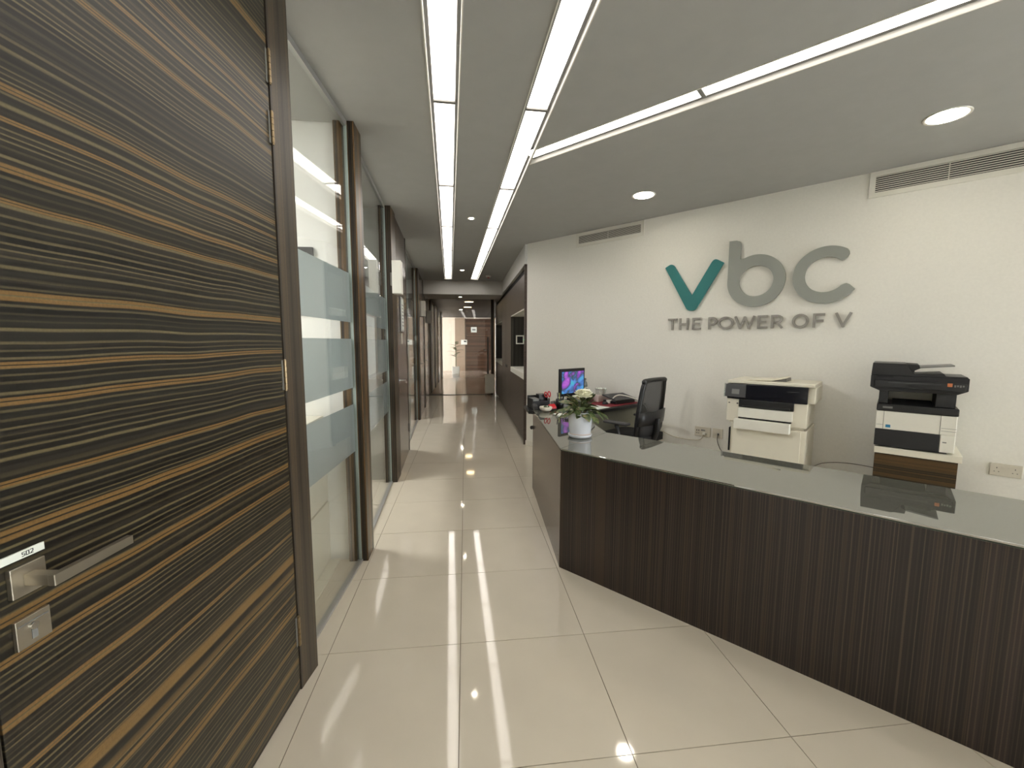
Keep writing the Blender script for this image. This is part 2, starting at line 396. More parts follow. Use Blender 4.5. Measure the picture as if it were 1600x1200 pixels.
# ================================================================== FLOOR
fl = struct('floor', MB().box(-3.6,6.2,-3.4,11.2,-.06,-.004), M['grout'], 'floor of large cream polished porcelain tiles with thin brown joints', 'floor')
tile_me = MB().box(0,.597,0,.597,-.003,0)
tile_mesh = tile_me.mesh('tile', M['tile'])
GX, GY, T = -.6357, 1.8466, .6
def inside(x, y):
    if x < -3.4 or y > 11.0 or y < -3.2: return False
    d = (Vector((x,y))-WA).dot(WN)
    if y <= 5.6 and d > .1: return False
    if y > 5.6 and x > 1.4: return False
    return True
first = True; n_tiles = 0; rest = MB()
for i in range(-5, 12):
    for j in range(-9, 16):
        x0, y0 = GX+T*i, GY+T*j
        cx, cy = x0+T/2, y0+T/2
        if not inside(cx, cy) and not inside(x0+T if cx>0 else cx, y0): continue
        vis = False
        for px, py in ((x0,y0),(x0+T,y0),(x0,y0+T),(x0+T,y0+T),(cx,cy)):
            q = proj(px,py,0) if Vector((px,py,-CAMH)).dot(fw) > .05 else None
            if q and -60 < q[0] < 1660 and q[1] < 1260: vis = True
        if cx < -1.9 or (cx < -.9 and cy > 5.5): vis = False
        if vis:
            o = bpy.data.objects.new('tile', tile_mesh); COL.objects.link(o); o.parent = fl
            o.location = (x0+.0015, y0+.0015, random.uniform(-.0004,0)); n_tiles += 1
            o.rotation_euler = (random.gauss(0,.0004), random.gauss(0,.0004), 0)
        else:
            rest.box(x0+.0015, x0+T-.0015, y0+.0015, y0+T-.0015, -.003, 0)
rs = rest.build('outlying_tile', M['tile'], fl); rs['kind'] = 'stuff'
struct('floor_lobby', MB().box(-5,3,11.2,21.2,-.06,0), M['lobbyfloor'], 'polished pinkish floor of the lobby behind the glass screen', 'floor')

# ================================================================== CEILING WITH LIGHT SLOTS
def xL(y): return -.0765-.0368*(y-1.737)
def xR(y): return .440-.0345*(y-1.70)
DD = Vector((.682,-.731)).normalized(); DN = Vector((.731,.682)).normalized()
def DPt(s, c): p = DD*s+DN*c; return (p.x, p.y)
HW = .076
def d_hit(c):   # intersection of diagonal line c with the right strip's right edge
    # p = DD*s+DN*c ; p.x = xR(p.y)+HW+.012
    s = -2.0
    for _ in range(40):
        p = DPt(s, c); s += (xR(p[1])+HW+.012-p[0])/DD.x*.8
    return s
YE = 8.83; YB = -1.9
slotL = [(xL(YB)-HW,YB),(xL(YB)+HW,YB),(xL(YE)+HW,YE),(xL(YE)-HW,YE)]
slotR = [(xR(YB)-HW,YB),(xR(YB)+HW,YB),(xR(YE)+HW,YE),(xR(YE)-HW,YE)]
DC = 2.411; DEND = 1.2
s0, s1 = d_hit(DC-HW), d_hit(DC+HW)
slotD = [DPt(s0,DC-HW), DPt(s1,DC+HW), DPt(DEND,DC+HW), DPt(DEND,DC-HW)]
def ceiling_sheet():
    outer = [(-3.6,-3.4),(6.2,-3.4),(6.2,9.05),(-3.6,9.05)]
    loops = [outer, slotL, slotR, slotD]
    pts = [p for l in loops for p in l]
    tri = tessellate_polygon([[Vector((x,y,0)) for x,y in l] for l in loops])
    mb = MB(); vs = [(x,y,CZ) for x,y in pts]; fs = []
    for t in tri:
        A,B,C = [pts[i] for i in t]; cr = (B[0]-A[0])*(C[1]-A[1])-(B[1]-A[1])*(C[0]-A[0])
        fs.append(tuple(t) if cr < 0 else tuple(t[::-1]))
    mb.add(vs, fs)
    mb.box(-3.6,6.2,-3.4,9.05,2.93,2.98)
    return mb
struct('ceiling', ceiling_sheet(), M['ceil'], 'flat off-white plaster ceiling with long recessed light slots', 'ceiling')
def strip(name, label, poly, seams, A, B, perp, wid):
    """A->B axis in xy; poly slot outline; seams distances along the axis"""
    A = Vector(A); B = Vector(B); ax = (B-A); Lg = ax.length; ax.normalize()
    ang = math.atan2(ax.y, ax.x)
    t = thing(name, label, 'ceiling light', (A.x,A.y,CZ), ang, 'recessed linear ceiling lights')
    # housing: thin trough walls + top, local x along the strip, cut to the slot outline
    loc = [((Vector(p)-A).dot(ax), (Vector(p)-A).dot(Vector((-ax.y,ax.x)))) for p in poly]
    h = MB(); n = len(loc)
    cx = sum(p[0] for p in loc)/n; cy = sum(p[1] for p in loc)/n
    vs = [(x,y,-.003) for x,y in loc]+[(x,y,.075) for x,y in loc]
    a = sum(loc[i][0]*loc[(i+1)%n][1]-loc[(i+1)%n][0]*loc[i][1] for i in range(n))
    for i in range(n):
        j = (i+1)%n; f = (i,i+n,j+n,j) if a > 0 else (i,j,j+n,i+n)
        h.add([vs[k] for k in f], [(0,1,2,3)])
    h.add(vs[n:], [(0,1,2,3) if a < 0 else (3,2,1,0)])
    h.build('housing', M['housing'], t)
    # rim lip round the slot
    lip = MB(); 
    for i in range(n):
        p = Vector(loc[i]); q = Vector(loc[(i+1)%n]); d = (q-p).normalized(); nn = Vector((-d.y,d.x))*(1 if a > 0 else -1)
        w_ = .005
        lip.prism([tuple(p), tuple(q), tuple(q-nn*w_), tuple(p-nn*w_)], -.004, .001)
    lip.build('rim', M['trimw'], t)
    x0s = min(loc[0][0],loc[1][0]) ; 
    seams = [0+.01]+seams+[Lg-.01]
    for i in range(len(seams)-1):
        g = .011
        a0, a1 = seams[i]+g, seams[i+1]-g
        MB().box(a0, a1, -wid/2, wid/2, .022, .03).build('diffuser', M['diff'], t)
        if i: MB().box(seams[i]-g, seams[i]+g, -wid/2-.004, wid/2+.004, .014, .03).build('cross_bar', M['grey'], t)
    for sg in (-1,1):
        MB().box(0.005, Lg-.005, sg*(wid/2+.001), sg*(HW-.002), .024, .03).build('side_flange', M['mgrey'], t)
    return t
def seam_list(A, B, ys):
    A = Vector(A); B = Vector(B); return [(y-A.y)*(B-A).length/(B.y-A.y) for y in ys]
A,B = (xL(YB),YB),(xL(YE),YE)
strip('linear_light', 'left long recessed light strip running down the corridor ceiling', slotL, seam_list(A,B,[-1.3,-.05,1.195,2.44,3.68,4.935,6.19,7.43]), A, B, None, .113)
A,B = (xR(YB),YB),(xR(YE),YE)
strip('linear_light', 'right long recessed light strip running down the corridor ceiling', slotR, seam_list(A,B,[-1.29,-.04,1.215,2.46,3.70,4.95,6.2,7.43]), A, B, None, .113)
A,B = DPt(s1+.03,DC),DPt(DEND,DC)
o = strip('linear_light', 'diagonal recessed light strip branching off over the reception counter', slotD, [(-.757)-(s1+.03), .47-(s1+.03)], A, B, None, .100)

# round downlights
def downlight(x, y, z, r, label, m='down', group=None, name='downlight'):
    t = thing(name, label, 'ceiling light', (x,y,z), 0, group)
    MB().lathe([(r,-.001),(r+.014,-.006),(r+.018,-.004),(r+.018,0)], cap=False).build('trim_ring', M['trimw'], t)
    MB().cyl((0,0,-.004), r, .003, n=32).build('lens', M[m], t)
    return t
downlight(2.745,2.215,CZ,.085,'large round downlight over the right end of the counter', group='large round downlights')
downlight(1.575,3.65,CZ,.083,'large round downlight near the small air grille', group='large round downlights')
downlight(3.7,1.0,CZ,.085,'added unseen downlight filling the reception from the right', group='large round downlights')  # this and the two below are out of view, added as fill light
downlight(2.2,.1,CZ,.085,'added unseen downlight over the reception floor behind the photographer', group='large round downlights')
downlight(1.2,-1.6,CZ,.085,'added unseen downlight filling the space behind the photographer', group='large round downlights')
g = 'small spotlights between the light strips'
downlight(.074,4.52,CZ,.026,'small spotlight between the strips, nearer of the two', 'spot', g, 'spotlight')
downlight(-.047,7.72,CZ,.028,'small spotlight between the strips, farther of the two', 'spot', g, 'spotlight')
downlight(.15,1.0,CZ,.026,'small spotlight between the strips, overhead', 'spot', g, 'spotlight')
downlight(-.105,9.55,2.43,.03,'small spotlight under the ceiling beam', 'spot', None, 'spotlight')
t = thing('smoke_detector', 'small white smoke detector on ceiling right of the strips', 'smoke detector', (.46,8.3,CZ))
MB().lathe([(.055,0),(.055,-.018),(.04,-.03),(.001,-.034)], cap=False).build('base', M['trimw'], t)
MB().lathe([(.022,-.033),(.020,-.046),(.001,-.048)], cap=False).build('sensor', M['red'], t)

# ================================================================== WALLS
wr = MB().prism([W(0)[:2], W(7.2)[:2], W(7.2,-.14)[:2], W(.16,-.14)[:2]], 0, 2.95)
struct('wall_right', wr, M['wall'], 'off-white logo wall running diagonally behind the reception', 'wall')
struct('wall_back', MB().box(-1.2,5.6,-3.34,-3.2,0,2.95), M['wall'], 'plain white wall behind the photographer', 'wall')
struct('wall_side', MB().box(5.5,5.64,-3.2,-3.0,0,2.95).box(5.5,5.64,.05,.4,0,2.95).box(5.5,5.64,-3.0,.05,2.45,2.95).box(5.5,5.64,-3.0,.05,0,.12), M['wall'], 'side wall with an added daylight window opening, outside the picture', 'wall')
wn = thing('window_9', 'added unseen side window letting daylight in', 'window', (5.58,-3.0,0), kind='structure')  # unseen window, added so the sky brightens the room
MB().box(0,.01,0,3.05,.12,2.45).build('glass_pane', M['glass'], wn)
for k in range(5): MB().box(-.04,.03,k*.7525,k*.7525+.04,.12,2.45).build('window_frame', M['dgrey'], wn)
# baseboards
struct('baseboard_right', MB().prism([W(.0,.0)[:2],W(7.1,0)[:2],W(7.1,.012)[:2],W(-.006,.012)[:2]], 0, .07), M['trimw'], 'low off-white skirting along the logo wall', 'baseboard')

# left side: behind the near door
struct('wall_left', MB().prism([(-.790,.70),(-.97,-1.0),(-1.10,-3.3),(-1.2,-3.3),(-1.08,-1.0),(-.90,.70)],0,2.95), M['office'], 'white wall left of the near wooden door', 'wall')
# near door  ------------------------------------------------------
dA = Vector((-.7838,.729)); dB = Vector((-.6858,1.652)); dv = (dB-dA); DL = dv.length; dv.normalize()
droot = thing('door_1', 'tall zebra-striped wooden door in the left foreground with steel lever handle', 'door', (dA.x,dA.y,0), math.atan2(dv.y,dv.x), kind='structure')
# local x along leaf (away from camera), local y to the left (into the wall); face at y=0
MB().box(0,DL,.0,.045,.006,2.70).build('door_leaf', M['door'], droot, bev=.001)
MB().box(-.012,-.002,.004,.05,.0,2.712).build('shadow_gap', M['slot'], droot)
MB().box(-.12,-.012,-.012,.12,0,2.712).build('door_frame', M['frame'], droot, bev=.002)
MB().prism([(DL+.004,-.004),(DL+.132,-.012),(DL+.135,.15),(DL+.004,.15)],0,2.712).build('door_frame', M['frame'], droot, bev=.002)
MB().box(DL,DL+.004,.005,.05,0,2.712).build('shadow_gap', M['slot'], droot)
for z0,z1 in ((2.335,2.446),(2.132,2.24),(1.243,1.355),(.20,.32)):
    h = MB(); x = DL+.002; n = 5; st = (z1-z0)/n
    for k in range(n): h.cyl((x,-.006,z0+k*st+.0008), .0065, st-.0016, n=14)
    h.cyl((x,-.006,z0-.004), .0045, .005, n=10); h.cyl((x,-.006,z1), .0045, .004, n=10)
    hg = h.build('hinge', M['brass'], droot)
    MB().box(x-.014,x-.001,-.002,.001,z0,z1).build('hinge_plate', M['grey'], hg)
# lever handle: rose, neck, lever
hz = 1.010; hx = .056
hd = MB().box(hx-.027,hx+.027,-.009,0,hz-.027,hz+.027).build('handle', M['steel'], droot, bev=.0012); hd['label'] = 'brushed steel lever handle on square rose'
lv = MB().prof([(-.009+hx,hz-.010),(hx+.009,hz-.010),(hx+.009,hz+.010),(hx-.009,hz+.010)], -.052, -.009)
lv.build('handle_neck', M['steel'], hd, bev=.001)
MB().prof([(hx-.010,hz-.010),(hx+.142,hz-.007),(hx+.142,hz+.010),(hx-.010,hz+.010)], -.064, -.052).build('lever', M['steel'], hd, bev=.001)
kp = MB().box(hx-.027,hx+.027,-.007,0,.888,.942).build('lock_plate', M['steel'], droot, bev=.001)
MB().box(hx-.024,hx+.024,-.0078,-.0068,.930,.932).build('groove', M['grey'], kp)
MB().cyl((hx-.002,-.012,.922), .0065, .006, axis='y', n=18).build('turn_knob', M['chrome'], kp)
MB().box(hx-.005,hx+.004,-.0082,-.0068,.898,.916).build('key_slot', M['mgrey'], kp)
dl = MB().box(hx-.060,hx+.032,-.0045,-.001,1.047,1.061).build('number_label', M['paper'], droot, bev=.0004); dl['label'] = 'narrow white label strip reading 502 above the handle'
# seven-segment style stroke glyphs for 502
def strokes(mb, segs, w, y0, y1):
    for (xa,za),(xb,zb) in segs:
        d = Vector((xb-xa,zb-za)); L_ = d.length; d.normalize(); n = Vector((-d.y,d.x))*w/2; e = d*w/2
        P = [(xa-e.x+n.x,za-e.y+n.y),(xb+e.x+n.x,zb+e.y+n.y),(xb+e.x-n.x,zb+e.y-n.y),(xa-e.x-n.x,za-e.y-n.y)]
        mb.prof(P, y0, y1)
    return mb
dg = {'5':[((1,1),(0,1)),((0,1),(0,.55)),((0,.55),(1,.5)),((1,.5),(1,.1)),((1,.1),(0,0))],'0':[((0,0),(1,0)),((1,0),(1,1)),((1,1),(0,1)),((0,1),(0,0))],
      '2':[((0,1),(1,1)),((1,1),(1,.55)),((1,.55),(0,0)),((0,0),(1,0))]}
gm = MB()
for k,ch in enumerate('502'):
    ox = hx-.003+k*.0062
    strokes(gm, [((ox+a[0]*.004,1.0505+a[1]*.007),(ox+b[0]*.004,1.0505+b[1]*.007)) for a,b in dg[ch]], .0010, -.0052, -.0044)
gm.build('lettering', M['dgrey'], dl)
# header above the door to the ceiling is the full height leaf

# posts ------------------------------------------------------------
def post(n, y, w_, xf, label, depth=.12):
    return struct('trim_%d'%n, MB().box(xf-depth, xf, y, y+w_, 0, CZ), M['post'], label, 'post', bev=.002)
post(1, 2.665, .165, -.642, 'nearest dark striped wooden post between the two big glass panes')
post(2, 4.20, .20, LX(4.28), 'dark striped wooden post just before the first brown corridor door')
post(3, 7.60, .17, LX(7.6), 'dark wooden post at the far end of the double frosted pane')
post(4, 9.05, .20, LX(9.1)+.01, 'dark wooden post beneath the front of the ceiling beam')
post(5, 10.95, .22, LX(11), 'wooden post where the glass screen meets the left wall')
def gl_panel(n, P, Q, label, z0=0, z1=CZ, mull=None, bands=True):
    P = Vector(P); Q = Vector(Q); d = Q-P; L_ = d.length; d.normalize()
    t = thing('window_%d'%n, label, 'window', (P.x,P.y,0), math.atan2(d.y,d.x), kind='structure')
    segs = [0]+(mull or [])+[L_]
    for a,b in zip(segs[:-1], segs[1:]):
        MB().box(a+.002,b-.002,0,.010,.012,z1-.03).build('glass_pane', M['glass'], t)
        if bands:
            for zb,zt in ((.737,1.037),(1.140,1.442),(1.543,1.838)):
                MB().box(a+.002,b-.002,.0108,.0118,zb,zt).build('frosted_band', M['frost'], t)
    MB().box(0,L_,-.010,.022,0,.014).build('base_channel', M['gframe'], t)
    MB().box(0,L_,-.004,.018,z1-.03,z1).build('top_channel', M['gframe'], t)
    MB().box(L_-.006,L_,-.004,.014,.014,z1-.03).build('edge_seal', M['glassedge'], t)
    for m_ in (mull or []): MB().box(m_-.004,m_+.004,-.001,.013,.014,z1-.03).build('edge_seal', M['glassedge'], t)
    return t
gl_panel(1, (-.742,1.79), (-.686,2.665), 'nearest floor-to-ceiling glass pane with three frosted bands')
gl_panel(2, (LX(2.83)-.06,2.832), (LX(4.2)-.06,4.198), 'second glass pane with frosted bands, between the two nearest wooden posts')
gl_panel(3, (LX(5.50)-.05,5.50), (LX(7.6)-.05,7.598), 'double glass pane with frosted bands beyond the first brown corridor door', mull=[.78])
# corridor doors
def cdoor(n, y0, y1, label, m='door2', knob='far'):
    P = Vector((LX(y0),y0)); Q = Vector((LX(y1),y1)); d = Q-P; L_ = d.length; d.normalize()
    t = thing('door_%d'%n, label, 'door', (P.x,P.y,0), math.atan2(d.y,d.x), kind='structure')
    MB().box(.075,L_-.02,.0,.045,.006,2.70).build('door_leaf', M[m], t, bev=.001)
    MB().box(0,.07,-.004,.10,0,CZ).build('door_frame', M['post'], t, bev=.001)
    MB().box(L_-.016,L_,-.004,.10,0,CZ).build('door_frame', M['post'], t, bev=.001)
    h = MB().box(.11,.16,-.008,0,.99,1.04); h.box(.13,.145,-.05,-.008,1.007,1.022); h.box(.13,.27,-.062,-.048,1.007,1.022)
    h.build('handle', M['chrome'], t, bev=.001)
    MB().box(.11,.16,-.006,0,.88,.93).build('lock_plate', M['chrome'], t)
    for z0 in (.25,1.25,2.3): MB().cyl((L_-.018,-.004,z0), .008, .11, n=10).build('hinge', M['grey'], t)
    return t
cdoor(2, 4.405, 5.49, 'brown wooden corridor door with chrome lever and white paper notice')
cdoor(3, 7.775, 9.04, 'second brown wooden corridor door, beyond the double frosted pane')
cdoor(4, 9.26, 10.94, 'third corridor door, greyish brown, just before the glass screen')
def bladesign(x0, x1, y, z0, z1, label):
    t = thing('projecting_sign', label, 'sign', (x0,y,z0), 0, 'white projecting door signs')
    MB().box(0,x1-x0,0,.12,0,z1-z0).build('sign_box', M['white'], t, bev=.003)
    MB().box(-.02,.0,.03,.09,.08,.20).build('bracket', M['grey'], t)
bladesign(-.690,-.605,4.13,1.885,2.195,'nearest white box sign jutting from the wall above the first brown door')
bladesign(-.872,-.785,8.42,1.925,2.225,'middle white box sign jutting from the left wall above the second brown door')
bladesign(-.945,-.860,10.5,1.88,2.19,'farthest white box sign jutting from the left wall near the glass screen')
t = thing('notice_board', 'tall white paper notice on the first brown corridor door', 'notice', (LX(4.76)+.004,4.76,1.54), math.atan2(1,-.0385))
MB().box(0,.24,-.012,0,0,.38).build('backing', M['gframe'], t, bev=.001)
MB().box(.02,.22,-.014,-.012,.02,.36).build('paper_sheet', M['paper'], t)
for k in range(7): MB().box(.04,.2-(k%3)*.02,-.0148,-.014,.06+k*.038,.072+k*.038).build('text_line', M['mgrey'], t)
MB().box(.06,.10,-.006,0,-.14,-.02).build('label_strip', M['cream'], t)

# offices behind the glass -----------------------------------------
struct('wall_office', MB().box(-3.6,-3.4,-3.4,11.2,0,2.95), M['office'], 'white rear wall of the offices behind the glass', 'wall')
def partition(y, n, label, m='office', x1=-.84):
    return struct('wall_partition_%s'%n, MB().box(-3.4,x1,y,y+.08,0,CZ), M[m], label, 'wall')
partition(2.70,'near','white partition behind the nearest glass pane',x1=-.765)
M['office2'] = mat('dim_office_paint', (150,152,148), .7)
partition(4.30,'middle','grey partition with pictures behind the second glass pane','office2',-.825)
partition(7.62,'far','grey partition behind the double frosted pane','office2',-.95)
struct('wall_partition_side', MB().box(-3.4,-1.0,.6,.68,0,CZ), M['office'], 'white side partition of the nearest office', 'wall')
# cream storage unit in office 1
t = thing('storage_unit', 'low cream storage unit seen under the frosted bands of the nearest pane', 'cabinet', (-.895,1.2,0))
MB().box(-.5,0,0,1.495,.0,.96).build('body', M['cream'], t, bev=.002)
MB().box(0,.07,0,1.495,0,.012).build('plinth', M['cream'], t)
for k in range(3):
    for r in range(2): MB().box(.0,.012,.01+k*.497,.495+k*.497,.02+r*.40,.405+r*.54).build('door_panel', M['cream'], t, bev=.001)
MB().box(-.35,-.02,.5,1.2,.962,1.02).build('paper_pile', M['paper'], t)
def office_fill(x, y, label):  # unseen lamps, added to brighten the rooms behind the glass
    t = thing('office_fill_panel', label, 'ceiling light', (x,y,CZ), 0, 'added office fill panels')
    MB().box(-.3,.3,-.3,.3,-.012,0).build('frame', M['trimw'], t); MB().box(-.28,.28,-.28,.28,-.014,-.012).build('diffuser', M['office_fill'], t)
office_fill(-2.1,1.7,'added unseen panel light brightening the nearest office')
office_fill(-2.3,3.55,'added unseen panel light brightening the second office')
office_fill(-2.3,6.3,'added unseen panel light brightening the third office')
def picture(x, y, z, w_, h, label, m='pic'):
    t = thing('framed_picture', label, 'picture', (x,y,z))
    f = MB(); f.box(0,w_,-.02,0,0,.03); f.box(0,w_,-.02,0,h-.03,h); f.box(0,.03,-.02,0,.03,h-.03); f.box(w_-.03,w_,-.02,0,.03,h-.03)
    f.build('frame', M['dgrey'], t); MB().box(.03,w_-.03,-.01,-.001,.03,h-.03).build('print', M[m], t)
    MB().box(.09,w_-.09,-.012,-.01,.10,h-.10).build('mount', M['white'], t)
picture(-1.16,2.698,1.60,.25,.39,'dark framed picture on the wall behind the nearest pane')
picture(-1.10,4.298,1.72,.16,.34,'framed certificate behind the second glass pane')
picture(-1.32,4.298,1.40,.19,.36,'blue print in a frame behind the second glass pane','poster')

# ================================================================== BEAM, SOFFIT, LOBBY
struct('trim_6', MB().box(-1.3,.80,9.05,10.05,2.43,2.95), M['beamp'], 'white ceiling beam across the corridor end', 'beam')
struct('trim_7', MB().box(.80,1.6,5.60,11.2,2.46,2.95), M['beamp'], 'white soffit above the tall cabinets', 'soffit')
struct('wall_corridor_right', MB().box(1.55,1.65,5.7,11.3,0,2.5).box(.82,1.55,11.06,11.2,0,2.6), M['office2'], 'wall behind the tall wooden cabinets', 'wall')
struct('ceiling_lobby', MB().box(-5,3,10.05,21.2,2.60,2.66), M['darkceil'], 'dark glossy lobby ceiling beyond the beam', 'ceiling')
lb = MB().box(-1.07,-.97,11.2,17.9,0,2.6)
struct('wall_left_lobby', lb, M['beige'], 'left lobby wall beyond the glass screen', 'wall')
for k,(y,m,wd) in enumerate(((11.6,'post',.5),(13.0,'post',.35),(14.6,'door2',.9),(16.6,'post',.5))):
    struct('trim_%d'%(8+k), MB().box(-.968,-.93,y,y+wd,0,2.55), M[m], ['first','second','third','fourth'][k]+' dark wooden panel on the left lobby wall', 'panel')
for k,(y,wd) in enumerate(((12.2,.7),(13.5,.9),(15.7,.7),(17.2,.5))):
    struct('trim_%d'%(13+k), MB().box(-.968,-.95,y,y+wd,0,2.5), M['white'], ['first','second','third','fourth'][k]+' pale panel on the left lobby wall', 'panel')
struct('wall_end', MB().box(-5,3,20.6,20.8,0,2.6), M['warmwall'], 'pale warm wall at the very end of the corridor', 'wall')
struct('wall_lobby_right', MB().box(1.47,1.6,11.2,20.6,0,2.6), M['beige'], 'right wall of the lobby', 'wall')
struct('trim_17', MB().box(1.435,1.468,14.0,20.2,0,2.5), M['white'], 'white strip imitating the bright lit slit right of the end door', 'panel')  # white colour stands in for a lit glass slit
struct('trim_18', MB().box(-.50,.02,20.56,20.598,0,2.58), M['beige'], 'beige wall panel left of the end door', 'panel')
t = thing('door_5', 'brown horizontally grained door at the corridor end with square white sign', 'door', (.04,20.55,0), 0, kind='structure')
MB().box(0,1.22,0,.045,.004,2.54).build('door_leaf', M['enddoor'], t)
MB().box(1.22,1.34,-.02,.05,0,2.58).build('door_frame', M['post'], t)
MB().box(-.05,0,-.01,.05,0,2.58).build('door_frame', M['post'], t)
MB().box(.86,1.0,-.08,0,1.0,1.04).build('handle', M['chrome'], t)
sg = MB().box(.24,.52,-.012,0,1.88,2.14).build('sign', M['paper'], t); MB().box(.30,.46,-.016,-.012,1.97,2.05).build('sign_print', M['mgrey'], sg)
# glass screen at y=11.2
t = thing('window_6', 'full-height clear glass screen closing the corridor before the lobby', 'window', (-.96,11.15,0), 0, kind='structure')
MB().box(0,.83,0,.01,.02,2.58).build('glass_pane', M['glass'], t)
MB().box(.84,1.63,0,.01,.02,2.58).build('glass_pane', M['glass'], t)
MB().box(1.64,1.72,-.02,.03,0,2.6).build('side_frame', M['post'], t)
MB().box(0,1.72,-.02,.03,0,.012).build('floor_track', M['grey'], t)
for y0 in (-.07,.08):
    p = MB().tube([(1.56,y0,.55),(1.56,y0,1.55)], .016, 10); p.build('pull_bar', M['grey'], t)
for z in (.7,1.4): MB().box(1.55,1.57,-.07,.08,z-.01,z+.01).build('pull_bar_fixing', M['grey'], t)
downlight(.118,12.5,2.6,.125,'round warm ceiling lamp in the lobby, nearer of two','warm','round lobby lamps','ceiling_lamp')
downlight(.085,14.4,2.6,.125,'round warm ceiling lamp in the lobby, farther of two','warm','round lobby lamps','ceiling_lamp')
downlight(-.15,15.5,2.6,.05,'small spotlight in the dark lobby ceiling','spot',None,'spotlight')
downlight(-1.8,18.8,2.6,.15,'round lamp over the lobby recess with the plant','warm',None,'ceiling_lamp')
# thermostat-like panel on glass, planter
t = thing('wall_thermostat', 'small white thermostat with dark display beside the end door', 'thermostat', (-.21,20.52,1.28))
MB().box(0,.30,0,.035,0,.24).build('housing', M['white'], t, bev=.005); MB().box(.14,.26,-.006,0,.13,.19).build('display', M['slot'], t)
t = thing('potted_plant', 'slender houseplant in a square white pot at the far end of the corridor', 'plant', (-.43,18.6,0))
MB().box(-.16,.16,-.16,.16,0,.32).build('pot', M['white'], t, bev=.01)
MB().tube([(0,0,.3),(.02,0,.8),(-.02,.02,1.35)], .014, 8).build('stem', M['stem'], t)
def leaf_mesh(L_, W_, droop):
    mb = MB(); n = 6; vs = []
    for i in range(n+1):
        u = i/n; w_ = W_*math.sin(PI*min(1,u*.92+.06))**.8*(1 if i < n else 0)
        z = -droop*u*u; vs += [(u*L_, -w_, z-.0), (u*L_, 0, z-.12*w_), (u*L_, w_, z)]
    fs = []
    for i in range(n):
        a = i*3; fs += [(a,a+3,a+4,a+1),(a+1,a+4,a+5,a+2)]
    mb.add(vs, fs, True); return mb
lm = leaf_mesh(.42,.08,.16).mesh('leaf', M['leaf'])
for k in range(12):
    o = bpy.data.objects.new('leaf', lm); COL.objects.link(o); o.parent = t
    o.location = (0,0,.7+k*.06); o.rotation_euler = (0,-.5,k*2.4)
t = thing('pedestal_box', 'small cream pedestal stand beside the pull bars of the glass screen', 'stand', (.62,10.75,0))
MB().box(-.12,.11,-.12,.12,.10,.58).build('body', M['cream'], t, bev=.004)
for sx in (-.11,.08):
    for sy in (-.11,.09): MB().box(sx,sx+.02,sy,sy+.02,0,.10).build('leg', M['chrome'], t)

# ================================================================== TALL CABINETS (right of corridor)
t = thing('tall_cabinet', 'long grey-brown wooden cabinet wall with two lit serving niches', 'cabinet', (.80,5.62,0))
def cpanel(y0,y1,z0,z1,nm='panel'):
    return MB().box(0,.022,y0+.003,y1-.003,z0+.002,z1-.002).build(nm, M['cabw'], t, bev=.001)
Y1,Y2,Y3 = 1.73,3.47,5.42
MB().box(.04,.06,0,5.42,0,.06).build('plinth', M['post'], t)
MB().box(-.006,.04,-.008,.004,0,2.46).build('end_strip', M['cabw'], t)
MB().box(.05,.07,0,5.42,2.34,2.46).build('shade_strip', M['slot'], t)  # near-black strip imitating the shade between cabinet top and soffit
for (a,b) in ((.0,Y1),(Y2,Y3)):
    cpanel(a,b,.06,.90,'door'); cpanel(a,b,1.88,2.34,'door')
    c = MB().box(-.004,.62,a+.01,b-.01,.905,.99); c.build('worktop', M['white'], t, bev=.003)
    MB().box(.0,.62,a+.02,b-.02,1.862,1.878).build('niche_ceiling', M['white'], t)
    MB().box(.0,.62,b-.045,b-.02,.99,1.862).build('niche_side', M['niche'], t)
    MB().box(.0,.62,a+.005,a+.025,.99,1.862).build('niche_side', M['niche'], t)
    MB().box(.60,.62,a+.02,b-.02,.99,1.862).build('niche_back', M['niche'], t)
    MB().cyl((.3,a+.5,1.856), .03, .005, n=16).build('niche_light', M['spot'], t)
cpanel(Y1,Y1+.87,.06,2.34,'door'); cpanel(Y1+.87,Y2,.06,2.34,'door')
MB().box(.03,.62,.005,5.41,.06,.90).build('carcass', M['cabw'], t)
MB().box(.03,.62,.005,5.41,1.88,2.34).build('carcass', M['cabw'], t)
MB().box(.03,.62,Y1,Y2,.90,1.88).build('carcass', M['cabw'], t)
# face frames round the niches
for (y,z) in ((3.02,.95),(3.02,1.0)):
    pass
t = thing('double_socket', 'black double socket on the plain cabinet panel between the niches', 'socket', (.80,7.98,.93))
for k in range(2): MB().box(-.008,0,k*.16,k*.16+.10,0,.055).build('socket_face', M['black'], t, bev=.002)
MB().box(-.006,0,.34,.40,.0,.05).build('switch_face', M['mgrey'], t)
t = thing('control_panel', 'white framed control panel with dark screen inside the nearer niche', 'control panel', (.885,7.285,1.385))
MB().box(0,.17,-.02,0,0,.155).build('housing', M['white'], t, bev=.003); MB().box(.02,.12,-.022,-.02,.02,.135).build('screen', M['slot'], t)
MB().cyl((.145,-.024,.075), .008, .004, axis='y', n=12).build('status_light', emis('green_status',(90,255,190),2.5), t)

